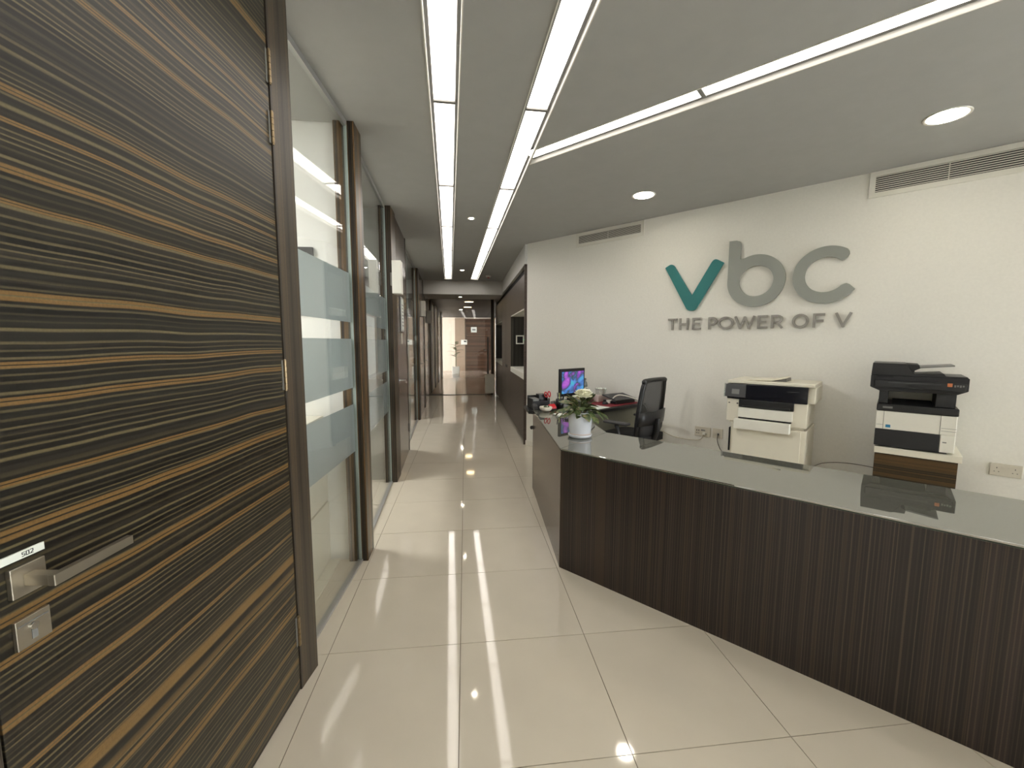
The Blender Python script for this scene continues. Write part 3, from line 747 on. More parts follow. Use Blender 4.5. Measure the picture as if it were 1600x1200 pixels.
# ================================================================== RECEPTION COUNTER
C0 = Vector((.580,2.455)); cd = Vector((.667,-.745)).normalized(); cn = Vector((-cd.y,cd.x)); CT = .772
t = thing('reception_counter', 'angled reception counter with dark striped wood front and reflective glass top', 'counter', (C0.x,C0.y,0), math.atan2(cd.y,cd.x))
def c2(x,y): v = Vector((x,y))-C0; return (v.dot(cd), v.dot(cn))
I0 = c2(1.016,2.868); E1 = c2(.642,3.90); E2 = c2(1.03,3.66)
LC = 3.35
MB().box(.004,LC,.0,.03,.0,.757).build('front_panel', M['counter'], t, bev=.001)
v1 = Vector(E1); v1n = v1.normalized(); pn_ = Vector((v1n.y,-v1n.x))
sp = MB().prism([(0.0,.0),(E1[0],E1[1]),(E1[0]+pn_.x*.03,E1[1]+pn_.y*.03),(pn_.x*.03+.0,pn_.y*.03+.03)], 0, .757).build('side_panel', M['cside'], t); sp['label'] = 'lighter brown side panel facing the corridor'
MB().prism([(E1[0],E1[1]),(E1[0]+pn_.x*.36,E1[1]+pn_.y*.36),(E1[0]+pn_.x*.36-v1n.x*.02,E1[1]+pn_.y*.36-v1n.y*.02),(E1[0]-v1n.x*.02,E1[1]-v1n.y*.02)],0,.757).build('end_panel', M['dgrey'], t)
MB().box(I0[0],LC,.585,.605,.50,.755).build('back_rail', M['cream'], t)
MB().box(LC-.02,LC,.03,.585,0,.755).build('end_panel', M['counter'], t)
MB().prism([(0,.002),(LC,.002),(LC,.607),(I0[0]+.004,.607)],.757,.764).build('top_board', M['topedge'], t)
wt = MB().prism([(.0,-.003),(LC+.003,-.003),(LC+.003,.61),(I0[0]+.001,I0[1]-.001)], .764, CT).build('glass_top', M['top'], t, bev=.0015)
MB().prism([(-.004,.0),(I0[0]-.002,I0[1]+.002),E2,E1], .764, CT).build('glass_top', M['top'], t, bev=.0015)
MB().prism([(0,.004),(I0[0]-.006,I0[1]),E2,E1],.757,.764).build('top_board', M['topedge'], t)
MB().cyl((0,0,0), .018, .03, axis='y', n=14).build('cable_knob', M['black'], t, loc=(E1[0]-.01,E1[1]-.01,.60))

# desk behind
t = thing('desk', 'dark-topped desk between the counter end and the logo wall', 'desk', (0,0,0))
poly = [(.600,3.905),(1.035,3.665),(1.195,3.80),(1.945,4.27),(1.40,4.895),(.60,4.22)]
MB().prism(poly, .735, .765).build('desktop', M['black'], t, bev=.002)
MB().prism([(1.16,3.84),(1.90,4.30),(1.885,4.325),(1.145,3.865)], .05, .735).build('modesty_panel', mat('grey_green_panel',(150,150,136),.6), t)
for (x,y) in ((.78,4.22),(1.05,3.80),(1.36,4.78)): MB().box(x-.02,x+.02,y-.02,y+.02,0,.735).build('leg', M['black'], t)

# ================================================================== LOGO
lg = thing('wall_logo', 'large raised lettering vbc on the off-white wall, teal v and grey b and c', 'logo', W(0,0,0), WROT)
LY0, LY1 = -.030, -.006
def ringpoly(cx, cz, ro, ri, a0, a1, n=40, rnd=.03):
    """arc outline with softly rounded ends, degrees"""
    P = []
    for i in range(n+1):
        a = math.radians(a0+(a1-a0)*i/n); P.append((cx+ro*math.cos(a), cz+ro*math.sin(a)))
    # end cap at a1
    am = math.radians(a1); rm = (ro+ri)/2; hw = (ro-ri)/2; sgn = 1 if a1 > a0 else -1
    for th in (60,30,0,-30,-60):
        c_, s_ = math.cos(math.radians(th)), math.sin(math.radians(th))
        rr = rm+hw*s_*.98; tt = c_*hw*.45
        P.append((cx+rr*math.cos(am)-sgn*tt*math.sin(am), cz+rr*math.sin(am)+sgn*tt*math.cos(am)))
    for i in range(n+1):
        a = math.radians(a1+(a0-a1)*i/n); P.append((cx+ri*math.cos(a), cz+ri*math.sin(a)))
    return P
def rounded(poly, rads, k=5):
    out = []; n = len(poly)
    for i,(p,r) in enumerate(zip(poly, rads)):
        p = Vector(p); a = Vector(poly[i-1]); b = Vector(poly[(i+1)%n])
        if r == 0: out.append(tuple(p)); continue
        u = (a-p).normalized(); v = (b-p).normalized(); A_ = p+u*r; B_ = p+v*r
        for j in range(k+1):
            s_ = j/k; q = A_*(1-s_)**2+p*2*s_*(1-s_)+B_*s_*s_; out.append(tuple(q))
    return out
vpoly = rounded([(1.883,2.181),(1.955,2.222),(2.160,1.885),(2.352,2.222),(2.439,2.168),(2.196,1.738),(2.122,1.738)], [.004,.045,.004,.045,.004,.03,.03])
o = MB().prof(vpoly, LY0, LY1).build('letter_v', M['teal'], lg, bev=.002); o['label'] = 'teal letter v'
bm = MB()
P = []
for i in range(56):
    a = math.radians(88-i*(268-0)/55.0) if False else math.radians(126-i*(126+180)/55.0); P.append((2.708+.2295*math.cos(a), 1.975+.2295*math.sin(a)))
P = [(2.577,2.352-.045)]+[(2.577,2.18)]+P[2:]+[(2.4785,2.352)]+[(2.54,2.350),(2.566,2.338),(2.575,2.32)]
# outline polygon with hole for the bowl
def prof_hole(mb, outer, hole, y0, y1):
    pts = outer+hole; tri = tessellate_polygon([[Vector((x,z,0)) for x,z in outer],[Vector((x,z,0)) for x,z in hole]])
    n = len(pts); vs = [(x,y0,z) for x,z in pts]+[(x,y1,z) for x,z in pts]; fs = []
    for q in tri:
        A,B,C = [pts[i] for i in q]; cr = (B[0]-A[0])*(C[1]-A[1])-(B[1]-A[1])*(C[0]-A[0])
        q = tuple(q) if cr > 0 else tuple(q[::-1]); fs += [q, tuple(i+n for i in q[::-1])]
    def side(off, cnt, ccw):
        for i in range(cnt):
            j = (i+1)%cnt; f = (off+i,off+i+n,off+j+n,off+j); fs.append(f if not ccw else f)
    side(0,len(outer),True); side(len(outer),len(hole),False)
    mb.add(vs, fs); return mb
def area(p): return sum(p[i][0]*p[(i+1)%len(p)][1]-p[(i+1)%len(p)][0]*p[i][1] for i in range(len(p)))
outer = P if area(P) > 0 else P[::-1]
hole = [(2.713+.1355*math.cos(2*PI*i/40), 1.974+.1355*math.sin(2*PI*i/40)) for i in range(40)][::-1]
ob = prof_hole(MB(), outer, hole, LY0, LY1).build('letter_b', M['lgrey'], lg); ob['label'] = 'grey letter b'
cp = ringpoly(3.216,1.974,.2285,.1405,-31,47,1) 
cpoly = []
for i in range(61):
    a = math.radians(56+(325-56)*i/60); cpoly.append((3.216+.2285*math.cos(a),1.974+.2285*math.sin(a)))
cpoly += [(3.406,1.850),(3.372,1.886),(3.352,1.896),(3.335,1.892)]
for i in range(51):
    a = math.radians(318+(46-318)*i/50); cpoly.append((3.213+.1405*math.cos(a),1.976+.1405*math.sin(a)))
cpoly += [(3.330,2.086),(3.347,2.10),(3.357,2.125),(3.355,2.145)]
oc = MB().prof(cpoly, LY0, LY1).build('letter_c', M['lgrey'], lg); oc['label'] = 'grey letter c'
for (s_,z_) in ((2.0,2.1),(2.32,2.1),(2.16,1.8),(2.53,2.3),(2.53,1.9),(2.88,1.9),(3.03,2.0),(3.25,2.16),(3.25,1.79)):
    MB().cyl((s_,-.007,z_), .008, .007, axis='y', n=8).build('stand_off', M['grey'], lg)
# tagline
tl = thing('wall_tagline', 'small raised grey capitals reading THE POWER OF V under the logo', 'lettering', W(0,0,0), WROT)
TZ, TH, SW = 1.549, .117, .0185
G = {'T':[((0,1),(1,1)),((.5,1),(.5,0))],'H':[((0,0),(0,1)),((1,0),(1,1)),((0,.5),(1,.5))],'E':[((0,0),(0,1)),((0,1),(1,1)),((0,.5),(.88,.5)),((0,0),(1,0))],
     'F':[((0,0),(0,1)),((0,1),(1,1)),((0,.48),(.88,.48))],'W':[((0,1),(.26,0)),((.26,0),(.5,.95)),((.5,.95),(.74,0)),((.74,0),(1,1))],'V':[((0,1),(.5,0)),((.5,0),(1,1))]}
def bowl(z0,z1):
    r = (z1-z0)/2; P_ = [(0,z1),(.45,z1)]
    for i in range(1,8): a = PI/2-PI*i/8; P_.append((.45+.55*math.cos(a), (z0+z1)/2+r*math.sin(a)))
    P_ += [(.45,z0),(0,z0)]; return list(zip(P_[:-1],P_[1:]))
G['P'] = [((0,0),(0,1))]+bowl(.38,1); G['R'] = [((0,0),(0,1))]+bowl(.42,1)+[((.5,.42),(1,0))]
G['O'] = [((.5+.5*math.cos(2*PI*i/28),.5+.5*math.sin(2*PI*i/28)),(.5+.5*math.cos(2*PI*(i+1)/28),.5+.5*math.sin(2*PI*(i+1)/28))) for i in range(28)]
def letter(ch, a, b):
    mb = MB(); h = SW/2; y0 = -.022; k = 0
    for (p,q) in G[ch]:
        k += 1; e = (k%3)*.0001
        strokes(mb, [((a+h+p[0]*(b-a-SW),TZ+h+p[1]*(TH-SW)),(a+h+q[0]*(b-a-SW),TZ+h+q[1]*(TH-SW)))], SW, y0-e, -.006)
    mb.build('letter_'+ch.lower(), M['tgrey'], tl)
for ch,a,b in (('T',1.929,2.021),('H',2.043,2.135),('E',2.172,2.254),('P',2.324,2.40),('O',2.412,2.546),('W',2.554,2.723),('E',2.743,2.823),('R',2.848,2.938),('O',3.005,3.122),('F',3.150,3.230),('V',3.297,3.402)):
    letter(ch,a,b)

# ================================================================== AIR GRILLES, SOCKETS
def grille(s0_, s1_, z0, z1, label, nl):
    t = thing('air_grille', label, 'air grille', W(s0_,0,z0), WROT); L_ = s1_-s0_; H_ = z1-z0
    f = MB(); b = .036
    f.box(0,L_,-.012,0,0,b); f.box(0,L_,-.012,0,H_-b,H_); f.box(0,b,-.012,0,b,H_-b); f.box(L_-b,L_,-.012,0,b,H_-b)
    f.build('frame', M['trimw'], t, bev=.001)
    MB().box(b,L_-b,-.003,-.0005,b,H_-b).build('dark_backing', M['slot'], t)
    p = (H_-2*b)/nl
    sl = MB(); c = p*.52
    sl.profx([(-.012,b+p*.25),(-.004,b+p*.45),(-.004,b+p*.45+c*.5),(-.012,b+p*.25+c)], b, L_-b)
    me = sl.mesh('slat', M['louvre'])
    for k in range(nl):
        o = bpy.data.objects.new('slat', me); COL.objects.link(o); o.parent = t; o.location = (0,0,k*p)
    k = .42
    while k < L_-.1:
        MB().box(k,k+.006,-.0035,-.002,b,H_-b).build('mullion', M['louvre'], t); k += .42
grille(.775,1.630,2.552,2.712,'short white air grille at top of wall, left of the logo',9)
grille(3.440,5.0,2.523,2.713,'long white air grille at top right of the logo wall',8)
def socket(s_, z, wd, ht, label, kind):
    t = thing('wall_socket', label, 'socket', W(s_,0,z), WROT)
    pl = MB().box(0,wd,-.010,0,0,ht).build('face_plate', M['outlet'], t, bev=.003)
    if kind == 'double':
        for cx_ in (.032, wd-.032):
            MB().box(cx_-.002,cx_+.002,-.0106,-.0098,ht*.60,ht*.60+.008).build('pin_hole', M['dgrey'], t)
            for dx in (-.010,.010): MB().box(cx_+dx-.003,cx_+dx+.003,-.0106,-.0098,ht*.32,ht*.32+.004).build('pin_hole', M['dgrey'], t)
        for cx_ in (.060, wd-.060): MB().box(cx_-.005,cx_+.005,-.013,-.010,ht*.62,ht*.62+.016).build('switch', M['outlet'], t, bev=.001)
    elif kind == 'usb':
        for dx in (.016,.036): MB().box(dx,dx+.008,-.0106,-.0098,.05,.065).build('pin_hole', M['dgrey'], t)
        for dx in (.014,.032): MB().box(dx,dx+.012,-.0106,-.0098,.028,.034).build('usb_port', M['dgrey'], t)
        MB().box(.06,.10,-.0115,-.0098,.056,.070).build('switch', M['mgrey'], t, bev=.001)
        MB().box(.082,.112,-.040,-.010,.022,.045).build('plug', M['white'], t, bev=.003)
    else:
        MB().box(.012,.030,-.012,-.0098,.03,.06).build('switch', M['outlet'], t, bev=.001)
        MB().box(.048,.062,-.022,-.010,.034,.05).build('plug', M['dgrey'], t, bev=.002)
    return t
socket(2.243,.491,.150,.096,'wide white socket plate with white plug, left of the inkjet printer','usb')
socket(2.411,.494,.090,.095,'small white socket plate with dark plug and cord, beside the inkjet printer','single')
socket(4.209,.522,.146,.086,'white double socket plate on wall right of the black laser printer','double')
def cable(label, pts, r, m, name='cable'):
    o = MB().tube(catmull(pts,7), r, 6).build(name, M[m]); tag(o, label, 'cable'); return o
cable('pale cable looping along the wall from the plug toward the chair', [W(2.335,.03,.515),W(2.28,.02,.45),W(2.05,.012,.445),W(1.9,.012,.49),W(1.80,.012,.53),W(1.72,.02,.52),W(1.70,.03,.30),W(1.70,.03,.02)], .004, 'cable')
cable('dark cord hanging from the small socket down behind the printer cabinet', [W(2.466,.028,.53),W(2.468,.04,.48),W(2.50,.06,.41),W(2.57,.10,.34),W(2.62,.12,.2),W(2.64,.14,.02)], .004, 'cabled')
cable('thin dark cable lying along wall between the two printers', [W(3.05,.10,.40),W(3.194,.03,.365),W(3.30,.015,.42),W(3.45,.02,.45),W(3.62,.06,.455),W(3.70,.08,.43)], .0028, 'cabled')

# ================================================================== INKJET PRINTER + CABINET
n2 = math.atan2(-.754,.657)
IP = (2.191,3.239)
t = thing('printer_cabinet', 'white low cabinet standing under the white inkjet printer', 'cabinet', (IP[0],IP[1],0), n2)
MB().box(.036,.56,.012,.46,.03,.752).build('body', M['cream'], t, bev=.002)
MB().box(.050,.528,.0,.012,.04,.748).build('front_panel', M['cream'], t, bev=.002)
MB().box(.024,.036,.004,.30,.515,.712).build('black_slot', M['slot'], t)
MB().box(.06,.53,.03,.44,0,.03).build('plinth', M['dgrey'], t)
t = thing('inkjet_printer', 'white inkjet printer with glossy black front panel, on white cabinet', 'printer', (IP[0],IP[1],.752), n2)
z = .752
b = MB(); b.box(.0,.56,.0,.40,.02,.209); b.box(.02,.54,.02,.38,0,.02); b.box(.0,.60,.03,.42,.209,.335)
b.build('body', M['cream'], t, bev=.006)
MB().box(-.003,.597,-.002,.42,.336,.362).build('scanner_lid', M['cream'], t, bev=.005)
MB().profx([(.06,.362),(.36,.362),(.34,.372),(.09,.366)], .04,.20).build('feeder_cover', M['cream'], t)
MB().prof([(.13,.364),(.30,.366),(.40,.392),(.38,.396),(.28,.376),(.13,.372)], .06,.30).build('feeder_tray', M['cream'], t, bev=.001)
MB().prof([(.25,.363),(.40,.363),(.40,.388),(.30,.366)], .08,.28).build('tray_shadow', M['mgrey'], t)
MB().box(.0,.556,-.012,.03,.208,.334).build('black_panel', M['gloss'], t, bev=.004)
c = MB().profx([(-.030,.226),(-.014,.330),(-.010,.330),(-.010,.222)], -.012,.140).build('control_panel', M['dgrey'], t, bev=.002)
MB().profx([(-.0275,.250),(-.0215,.290),(-.020,.290),(-.026,.250)], .038,.094).build('display', M['mgrey'], c)
MB().profx([(-.032,.222),(-.016,.334),(-.013,.334),(-.029,.222)], -.020,-.013).build('silver_edge', M['chrome'], c)
MB().box(.42,.50,-.0125,-.0118,.293,.297).build('badge', M['dgrey'], t)
MB().box(.093,.474,-.016,.01,.146,.206).build('output_slot', M['black'], t, bev=.003)
MB().profx([(-.030,.150),(-.030,.158),(-.014,.172),(-.014,.150)], .12,.45).build('output_tray', M['black'], t)
MB().box(.094,.470,-.030,.005,.064,.143).build('paper_drawer', M['white'], t, bev=.003)
MB().box(.098,.464,-.026,.0,.052,.064).build('drawer_gap', M['slot'], t)
MB().box(.072,.460,-.060,.005,-.030,.050).build('paper_drawer', M['white'], t, bev=.003)
MB().box(.012,.024,-.0025,.0,.168,.176).build('port', M['dgrey'], t); MB().box(.074,.086,-.0025,.0,.166,.176).build('port', M['dgrey'], t)

# ================================================================== LASER PRINTER + RISER
LP = (2.79,2.564)
t = thing('printer_stand', 'dark striped wooden stand with white top holding the black laser printer', 'cabinet', (LP[0],LP[1],0), n2)
MB().box(.054,.455,.02,.46,0,.668).build('body', M['riser'], t, bev=.001)
MB().box(.050,.470,.0,.48,.668,.712).build('top_slab', M['cream'], t, bev=.002)
t = thing('laser_printer', 'black and white multifunction laser printer with document feeder on wooden stand', 'printer', (LP[0],LP[1],.712), n2)
MB().box(.045,.430,.0,.40,.125,.250).build('body', M['white'], t, bev=.004)
MB().box(.362,.430,-.002,.40,.012,.125).build('side_cover', M['white'], t, bev=.004)
MB().box(.07,.40,.03,.38,0,.012).build('foot', M['dgrey'], t)
MB().box(.045,.360,-.004,.38,.010,.124).build('paper_cassette', M['black2'], t, bev=.003)
for a,b_ in ((.0835,.0855),(.356,.358)): MB().box(a,b_,-.001,.0005,.125,.25).build('panel_seam', M['dgrey'], t)
for z0_ in (.168,.150): MB().box(.362,.43,-.001,.0005,z0_,z0_+.002).build('panel_seam', M['mgrey'], t)
MB().box(.05,.0835,-.001,.0005,.154,.156).build('panel_seam', M['mgrey'], t)
MB().box(.097,.122,-.002,.0,.139,.158).build('sticker', M['blue'], t)
MB().box(.374,.392,-.0035,-.002,.075,.082).build('badge', M['mgrey'], t)
MB().box(.044,.434,-.004,.40,.250,.298).build('output_bin', M['black'], t, bev=.006)
MB().box(.075,.125,-.006,-.004,.270,.283).build('bin_mark', M['mgrey'], t)
MB().profx([(.02,.298),(.30,.312),(.30,.298)], .12,.32).build('bin_floor', M['black2'], t)
nk = MB(); nk.box(.050,.098,.03,.38,.298,.392); nk.box(.326,.418,.03,.38,.298,.392)
nk.build('neck', M['black'], t, bev=.004)
MB().box(.098,.326,.34,.38,.298,.392).build('neck_back', M['cream'], t)
MB().prof([(.0,.412),(.05,.388),(.418,.388),(.463,.412),(.463,.492),(.0,.492)], 0.0,.40).build('scanner_unit', M['black2'], t, bev=.003)
MB().prof([(.02,.416),(.450,.410),(.455,.458),(.02,.462)], -.016,.0).build('operation_panel', M['black'], t, bev=.006)
MB().box(.368,.390,-.018,-.016,.438,.460).build('orange_key', M['orange'], t)
for k in range(4): MB().box(.398+k*.012,.406+k*.012,-.018,-.016,.436+(k%2)*.003,.450).build('key', M['mgrey'], t)
MB().box(.09,.34,-.018,-.016,.444,.452).build('key_strip', M['dgrey'], t)
MB().prof([(.0,.492),(.460,.492),(.455,.500),(.360,.500),(.350,.517),(.218,.506),(.172,.574),(.004,.576)], .02,.36).build('document_feeder', M['black'], t, bev=.003)
MB().prof([(.17,.572),(.235,.568),(.24,.545),(.215,.530),(.215,.518),(.17,.518)], .03,.34).build('feeder_hump', M['black2'], t, bev=.002)
MB().prof([(.225,.540),(.250,.546),(.398,.562),(.398,.571),(.245,.556),(.225,.550)], .06,.32).build('feeder_tray', M['mgrey'], t, bev=.001)
MB().box(.03,.115,-.001,.02,.480,.4915).build('latch', M['slot'], t)

# ================================================================== OFFICE CHAIR
fa = math.atan2(.8,-.6)-PI/2     # local +y faces the monitor
chx = Vector((1.752,3.655))
t = thing('office_chair', 'black mesh-back office chair with armrests behind the counter', 'chair', (chx.x-.6*.22,chx.y+.8*.22,0), fa)
def plate(mb, rows, th):
    """rows: list of list of (x,y,z) across; makes a thin curved slab thickened along y"""
    n = len(rows[0]); m_ = len(rows); vs = []
    for off in (0,-th):
        for r_ in rows:
            for p in r_: vs.append((p[0],p[1]+off,p[2]))
    fs = []; N_ = n*m_
    for i in range(m_-1):
        for j in range(n-1):
            a = i*n+j; fs.append((a,a+n,a+n+1,a+1)); fs.append((a+N_,a+1+N_,a+n+1+N_,a+n+N_))
    for j in range(n-1):
        fs.append((j,j+1,j+1+N_,j+N_)); a = (m_-1)*n+j; fs.append((a+1,a,a+N_,a+1+N_))
    for i in range(m_-1):
        a = i*n; fs.append((a+n,a,a+N_,a+n+N_)); a = i*n+n-1; fs.append((a,a+n,a+n+N_,a+N_))
    mb.add(vs, fs, True); return mb
def backrow(zz, hw, y, k=9, curve=.03):
    return [(-hw+2*hw*j/(k-1), y+curve*(abs(-1+2*j/(k-1))**2), zz) for j in range(k)]
zs = [(.50,.17,-.16),(.60,.205,-.185),(.72,.215,-.20),(.85,.21,-.215),(.98,.20,-.23),(1.05,.185,-.24),(1.075,.165,-.243)]
# frame as tube loop
loop = []
for zz,hw,y in zs: loop.append((-hw,y+.03,zz))
for zz,hw,y in zs[::-1]: loop.append((hw,y+.03,zz))
fr = MB(); fr.tube(catmull(loop,5), .022, 10); fr.build('back_frame', M['black'], t)
mesh_m = bpy.data.materials.new('mesh_fabric'); mesh_m.use_nodes = True
nt = mesh_m.node_tree; bb = nt.nodes['Principled BSDF']; bb.inputs['Base Color'].default_value = lin((50,50,52)); bb.inputs['Roughness'].default_value = .8; bb.inputs['Alpha'].default_value = .62
plate(MB(), [backrow(zz,hw*.96,y,curve=.03) for zz,hw,y in zs[2:]], .004).build('back_mesh', mesh_m, t)
plate(MB(), [backrow(zz,hw*1.0,y-.008) for zz,hw,y in zs[:3]]+[backrow(.78,.215,-.212)], .03).build('lumbar_shell', M['black2'], t)
plate(MB(), [backrow(zz,.235,y-.03,curve=.045) for zz,y in ((.66,-.19),(.72,-.198),(.79,-.205))], .02).build('lumbar_support', M['black'], t)
MB().tube(catmull([(0,-.25,.72),(0,-.24,.58),(0,-.17,.46),(0,-.02,.42)],5), .028, 10).build('back_stem', M['black'], t)
sr = []
for i in range(9):
    v_ = -1+2*i/8; sr.append([(.24*math.copysign(abs(u_)**1, u_)*math.sqrt(1-.35*v_**4), .02+v_*.235, .50+.018*(1-u_**4)*(1-v_**4)+(.012 if v_<0 else -.01*v_*v_)) for u_ in [-1+2*j/8 for j in range(9)]])
sm = MB(); n = 9; vs = [p for r_ in sr for p in r_]; N_ = 81
vs2 = vs+[(x,y,z_-.07) for x,y,z_ in vs]; fs = []
for i in range(8):
    for j in range(8): a = i*9+j; fs += [(a,a+1,a+10,a+9),(a+N_,a+9+N_,a+10+N_,a+1+N_)]
for j in range(8): fs += [(j+1,j,j+N_,j+1+N_),(72+j,73+j,73+j+N_,72+j+N_)]
for i in range(8): a = i*9; fs += [(a,a+9,a+9+N_,a+N_),(a+17,a+8,a+8+N_,a+17+N_)]
sm.add(vs2, fs, True); so = sm.build('seat', M['fabric'], t, loc=(0,0,.045))
MB().box(-.10,.10,-.12,.12,.40,.435).build('tilt_mechanism', M['black'], t, bev=.01)
MB().cyl((0,0,.10), .028, .31, n=16).build('gas_lift', M['chrome'], t)
for sg in (-1,1):
    ar = MB().tube(catmull([(sg*.20,.0,.44),(sg*.27,.0,.45),(sg*.285,-.02,.56),(sg*.275,.01,.66)],5), [.02]*16, 8)
    a_ = ar.build('armrest', M['black'], t)
    pd = MB(); pd.box(sg*.275-.038,sg*.275+.038,-.12,.14,.665,.690); pd.build('arm_pad', M['dgrey'], a_, bev=.012, seg=3)
for k in range(5):
    a = 2*PI*k/5+.3; dx,dy = math.cos(a), math.sin(a)
    l_ = MB().tube([(0,0,.12),(dx*.15,dy*.15,.10),(dx*.30,dy*.30,.075)], [.03,.022,.016], 8).build('base_leg', M['black'], t)
    MB().cyl((dx*.30-.012,dy*.30,.03), .03, .024, axis='x', n=14).build('castor', M['black'], l_)

# ================================================================== PLANT ON COUNTER
PX, PY = .785, 2.755
t = thing('potted_peony', 'white ceramic pot with trailing variegated leaves and one ivory bloom on the counter', 'plant', (PX,PY,CT))
MB().lathe([(.001,.0),(.068,.0),(.078,.006),(.083,.016),(.082,.024),(.074,.022),(.001,.02)], cap=False).build('saucer', M['pot'], t)
MB().lathe([(.001,.018),(.072,.022),(.0735,.03),(.080,.10),(.083,.172),(.0835,.176),(.079,.176),(.075,.150),(.001,.149)], cap=False).build('pot', M['pot'], t)
MB().lathe([(.0738,.024),(.0745,.027),(.0745,.030),(.0735,.031)], cap=False).build('pot_ring', M['pink'], t)
MB().cyl((0,0,.148), .074, .006, n=20).build('soil', M['soil'], t)
lms = [leaf_mesh(.095,.020,.030).mesh('leaf', M['leaf']), leaf_mesh(.125,.026,.055).mesh('leaf', M['leaf']), leaf_mesh(.075,.017,.012).mesh('leaf', M['leaf'])]
stems = []
rnd = random.Random(5)
def addleaf(p, az, el, k, s=1):
    o = bpy.data.objects.new('leaf', lms[k]); COL.objects.link(o); o.parent = t; o.location = p
    o.rotation_euler = (rnd.uniform(-.5,.5), -el, az); o.scale = (s,s,s)
for k in range(46):
    az = 2*PI*k/46*5+rnd.uniform(-.3,.3); r_ = rnd.uniform(.0,.05); h = rnd.uniform(.158,.250)
    addleaf((r_*math.cos(az), r_*math.sin(az), h), az, rnd.uniform(.1,1.2), k%3, rnd.uniform(.75,1.05))
for az0, L_, drop in ((PI*.95,.15,.03),(PI*1.05,.11,.06),(-.15,.13,.04),(.25,.10,.02),(-.6,.09,.06),(PI*1.25,.08,.03)):
    pts = [(0,0,.17),(.4*L_*math.cos(az0),.4*L_*math.sin(az0),.215),(L_*math.cos(az0),L_*math.sin(az0),.215-drop)]
    MB().tube(catmull(pts,5), .003, 6).build('stem', M['stem'], t)
    for q in range(4):
        u_ = .45+.18*q; p = Vector(pts[1]).lerp(Vector(pts[2]), min(1,(u_-.4)/.6)); addleaf(p, az0+(-1)**q*.7, -.25, q%3, .9)
# peony bloom
MB().tube(catmull([(0,0,.17),(.005,-.005,.24),(.012,-.01,.285)],5), .004, 6).build('stem', M['stem'], t)
pt = MB()
def petal(mb, c, az, el, L_, W_, cup):
    rows = []
    for i in range(6):
        u_ = i/5
        for j in range(5):
            v_ = -1+j/2; w_ = W_*(.35+.65*math.sin(PI*min(.95,u_*.85+.12)))*v_*(1 if i<5 else .75)
            r_ = L_*u_; z_ = cup*(u_**1.6)+.25*abs(w_)*.6+.003*math.sin(8*v_+6*u_)
            x_ = r_*math.cos(el)-z_*math.sin(el); zz = r_*math.sin(el)+z_*math.cos(el)
            rows.append((c[0]+x_*math.cos(az)-w_*math.sin(az), c[1]+x_*math.sin(az)+w_*math.cos(az), c[2]+zz))
    fs = [(i*5+j,(i+1)*5+j,(i+1)*5+j+1,i*5+j+1) for i in range(5) for j in range(4)]
    mb.add(rows, fs, True)
fc = (.015,-.012,.284)
for lay,(n_,el,L_,W_,cup) in enumerate(((9,-.25,.060,.030,.016),(9,.15,.064,.030,.014),(9,.5,.062,.028,.006),(8,.8,.060,.026,-.006),(7,1.05,.058,.024,-.014),(6,1.3,.054,.020,-.016),(4,1.5,.05,.016,-.012))):
    for k in range(n_): petal(pt, fc, 2*PI*k/n_+lay*.4+rnd.uniform(-.1,.1), el, L_*rnd.uniform(.92,1.08), W_, cup)
fo = pt.build('flower', M['petal'], t); fo['label'] = 'full ivory peony bloom'

# ================================================================== DESK THINGS
DT = .766
# monitor
mA = Vector((1.0,4.30)); mB = Vector((1.33,4.52)); md = (mB-mA); ML = md.length; md.normalize()
t = thing('monitor', 'black desktop monitor with colourful blue and purple picture on its screen', 'monitor', ((mA.x+mB.x)/2,(mA.y+mB.y)/2,DT), math.atan2(md.y,md.x))
MB().box(-ML/2,ML/2,0,.03,.075,.372).build('bezel', M['black'], t, bev=.004)
MB().box(-ML/2+.025,ML/2-.02,-.002,.001,.105,.340).build('screen', M['screen'], t)
MB().box(-.03,.03,.03,.055,.0,.2).build('stand_neck', M['black'], t)
MB().lathe([(.001,0),(.10,0),(.10,.008),(.001,.012)], c=(0,.03,0), cap=False).build('stand_foot', M['black'], t)
# bowl
t = thing('bowl', 'small cream round bowl holding a green succulent on the counter end', 'bowl', (.748,3.80,CT))
MB().lathe([(.001,0),(.03,0),(.052,.018),(.062,.038),(.058,.048),(.054,.048),(.050,.03),(.001,.022)], cap=False, n=28).build('bowl_body', M['cream'], t)
for k in range(9):
    a = k*2.4; MB().lathe([(.001,0),(.010,.012),(.007,.026),(.001,.034)], c=(.02*math.cos(a)*(k%3)*.7,.02*math.sin(a)*(k%3)*.7,.024), cap=False, n=8).build('leaf', M['succ'], t)
# desk organiser
t = thing('desk_organiser', 'black mesh desk organiser left of the pen cup', 'organiser', (.70,4.05,DT), .2)
o_ = MB(); o_.box(-.06,.12,-.06,.10,0,.006); o_.box(-.06,.12,-.06,-.055,0,.08); o_.box(-.06,.12,.095,.10,0,.12); o_.box(-.06,-.055,-.055,.095,0,.10); o_.box(.115,.12,-.055,.095,0,.10); o_.box(.02,.025,-.055,.095,0,.09)
o_.build('tray', M['black2'], t); MB().box(-.05,.015,-.04,.08,.008,.10).build('card_pack', M['mgrey'], t); MB().box(.03,.11,.0,.09,.008,.135).build('divider_box', M['black'], t)
t = thing('tape_dispenser', 'dark grey rounded tape dispenser in front of the organiser', 'tape dispenser', (.668,3.945,DT), .3); t.scale = (.8,.8,.9)
MB().profx([(-.03,0),(.05,0),(.05,.03),(.03,.062),(0,.066),(-.02,.04)], -.03,.03).build('body', M['dgrey'], t, bev=.008); MB().cyl((-.012,.022,.045), .02, .024, axis='x', n=18).build('tape_roll', M['mgrey'], t)
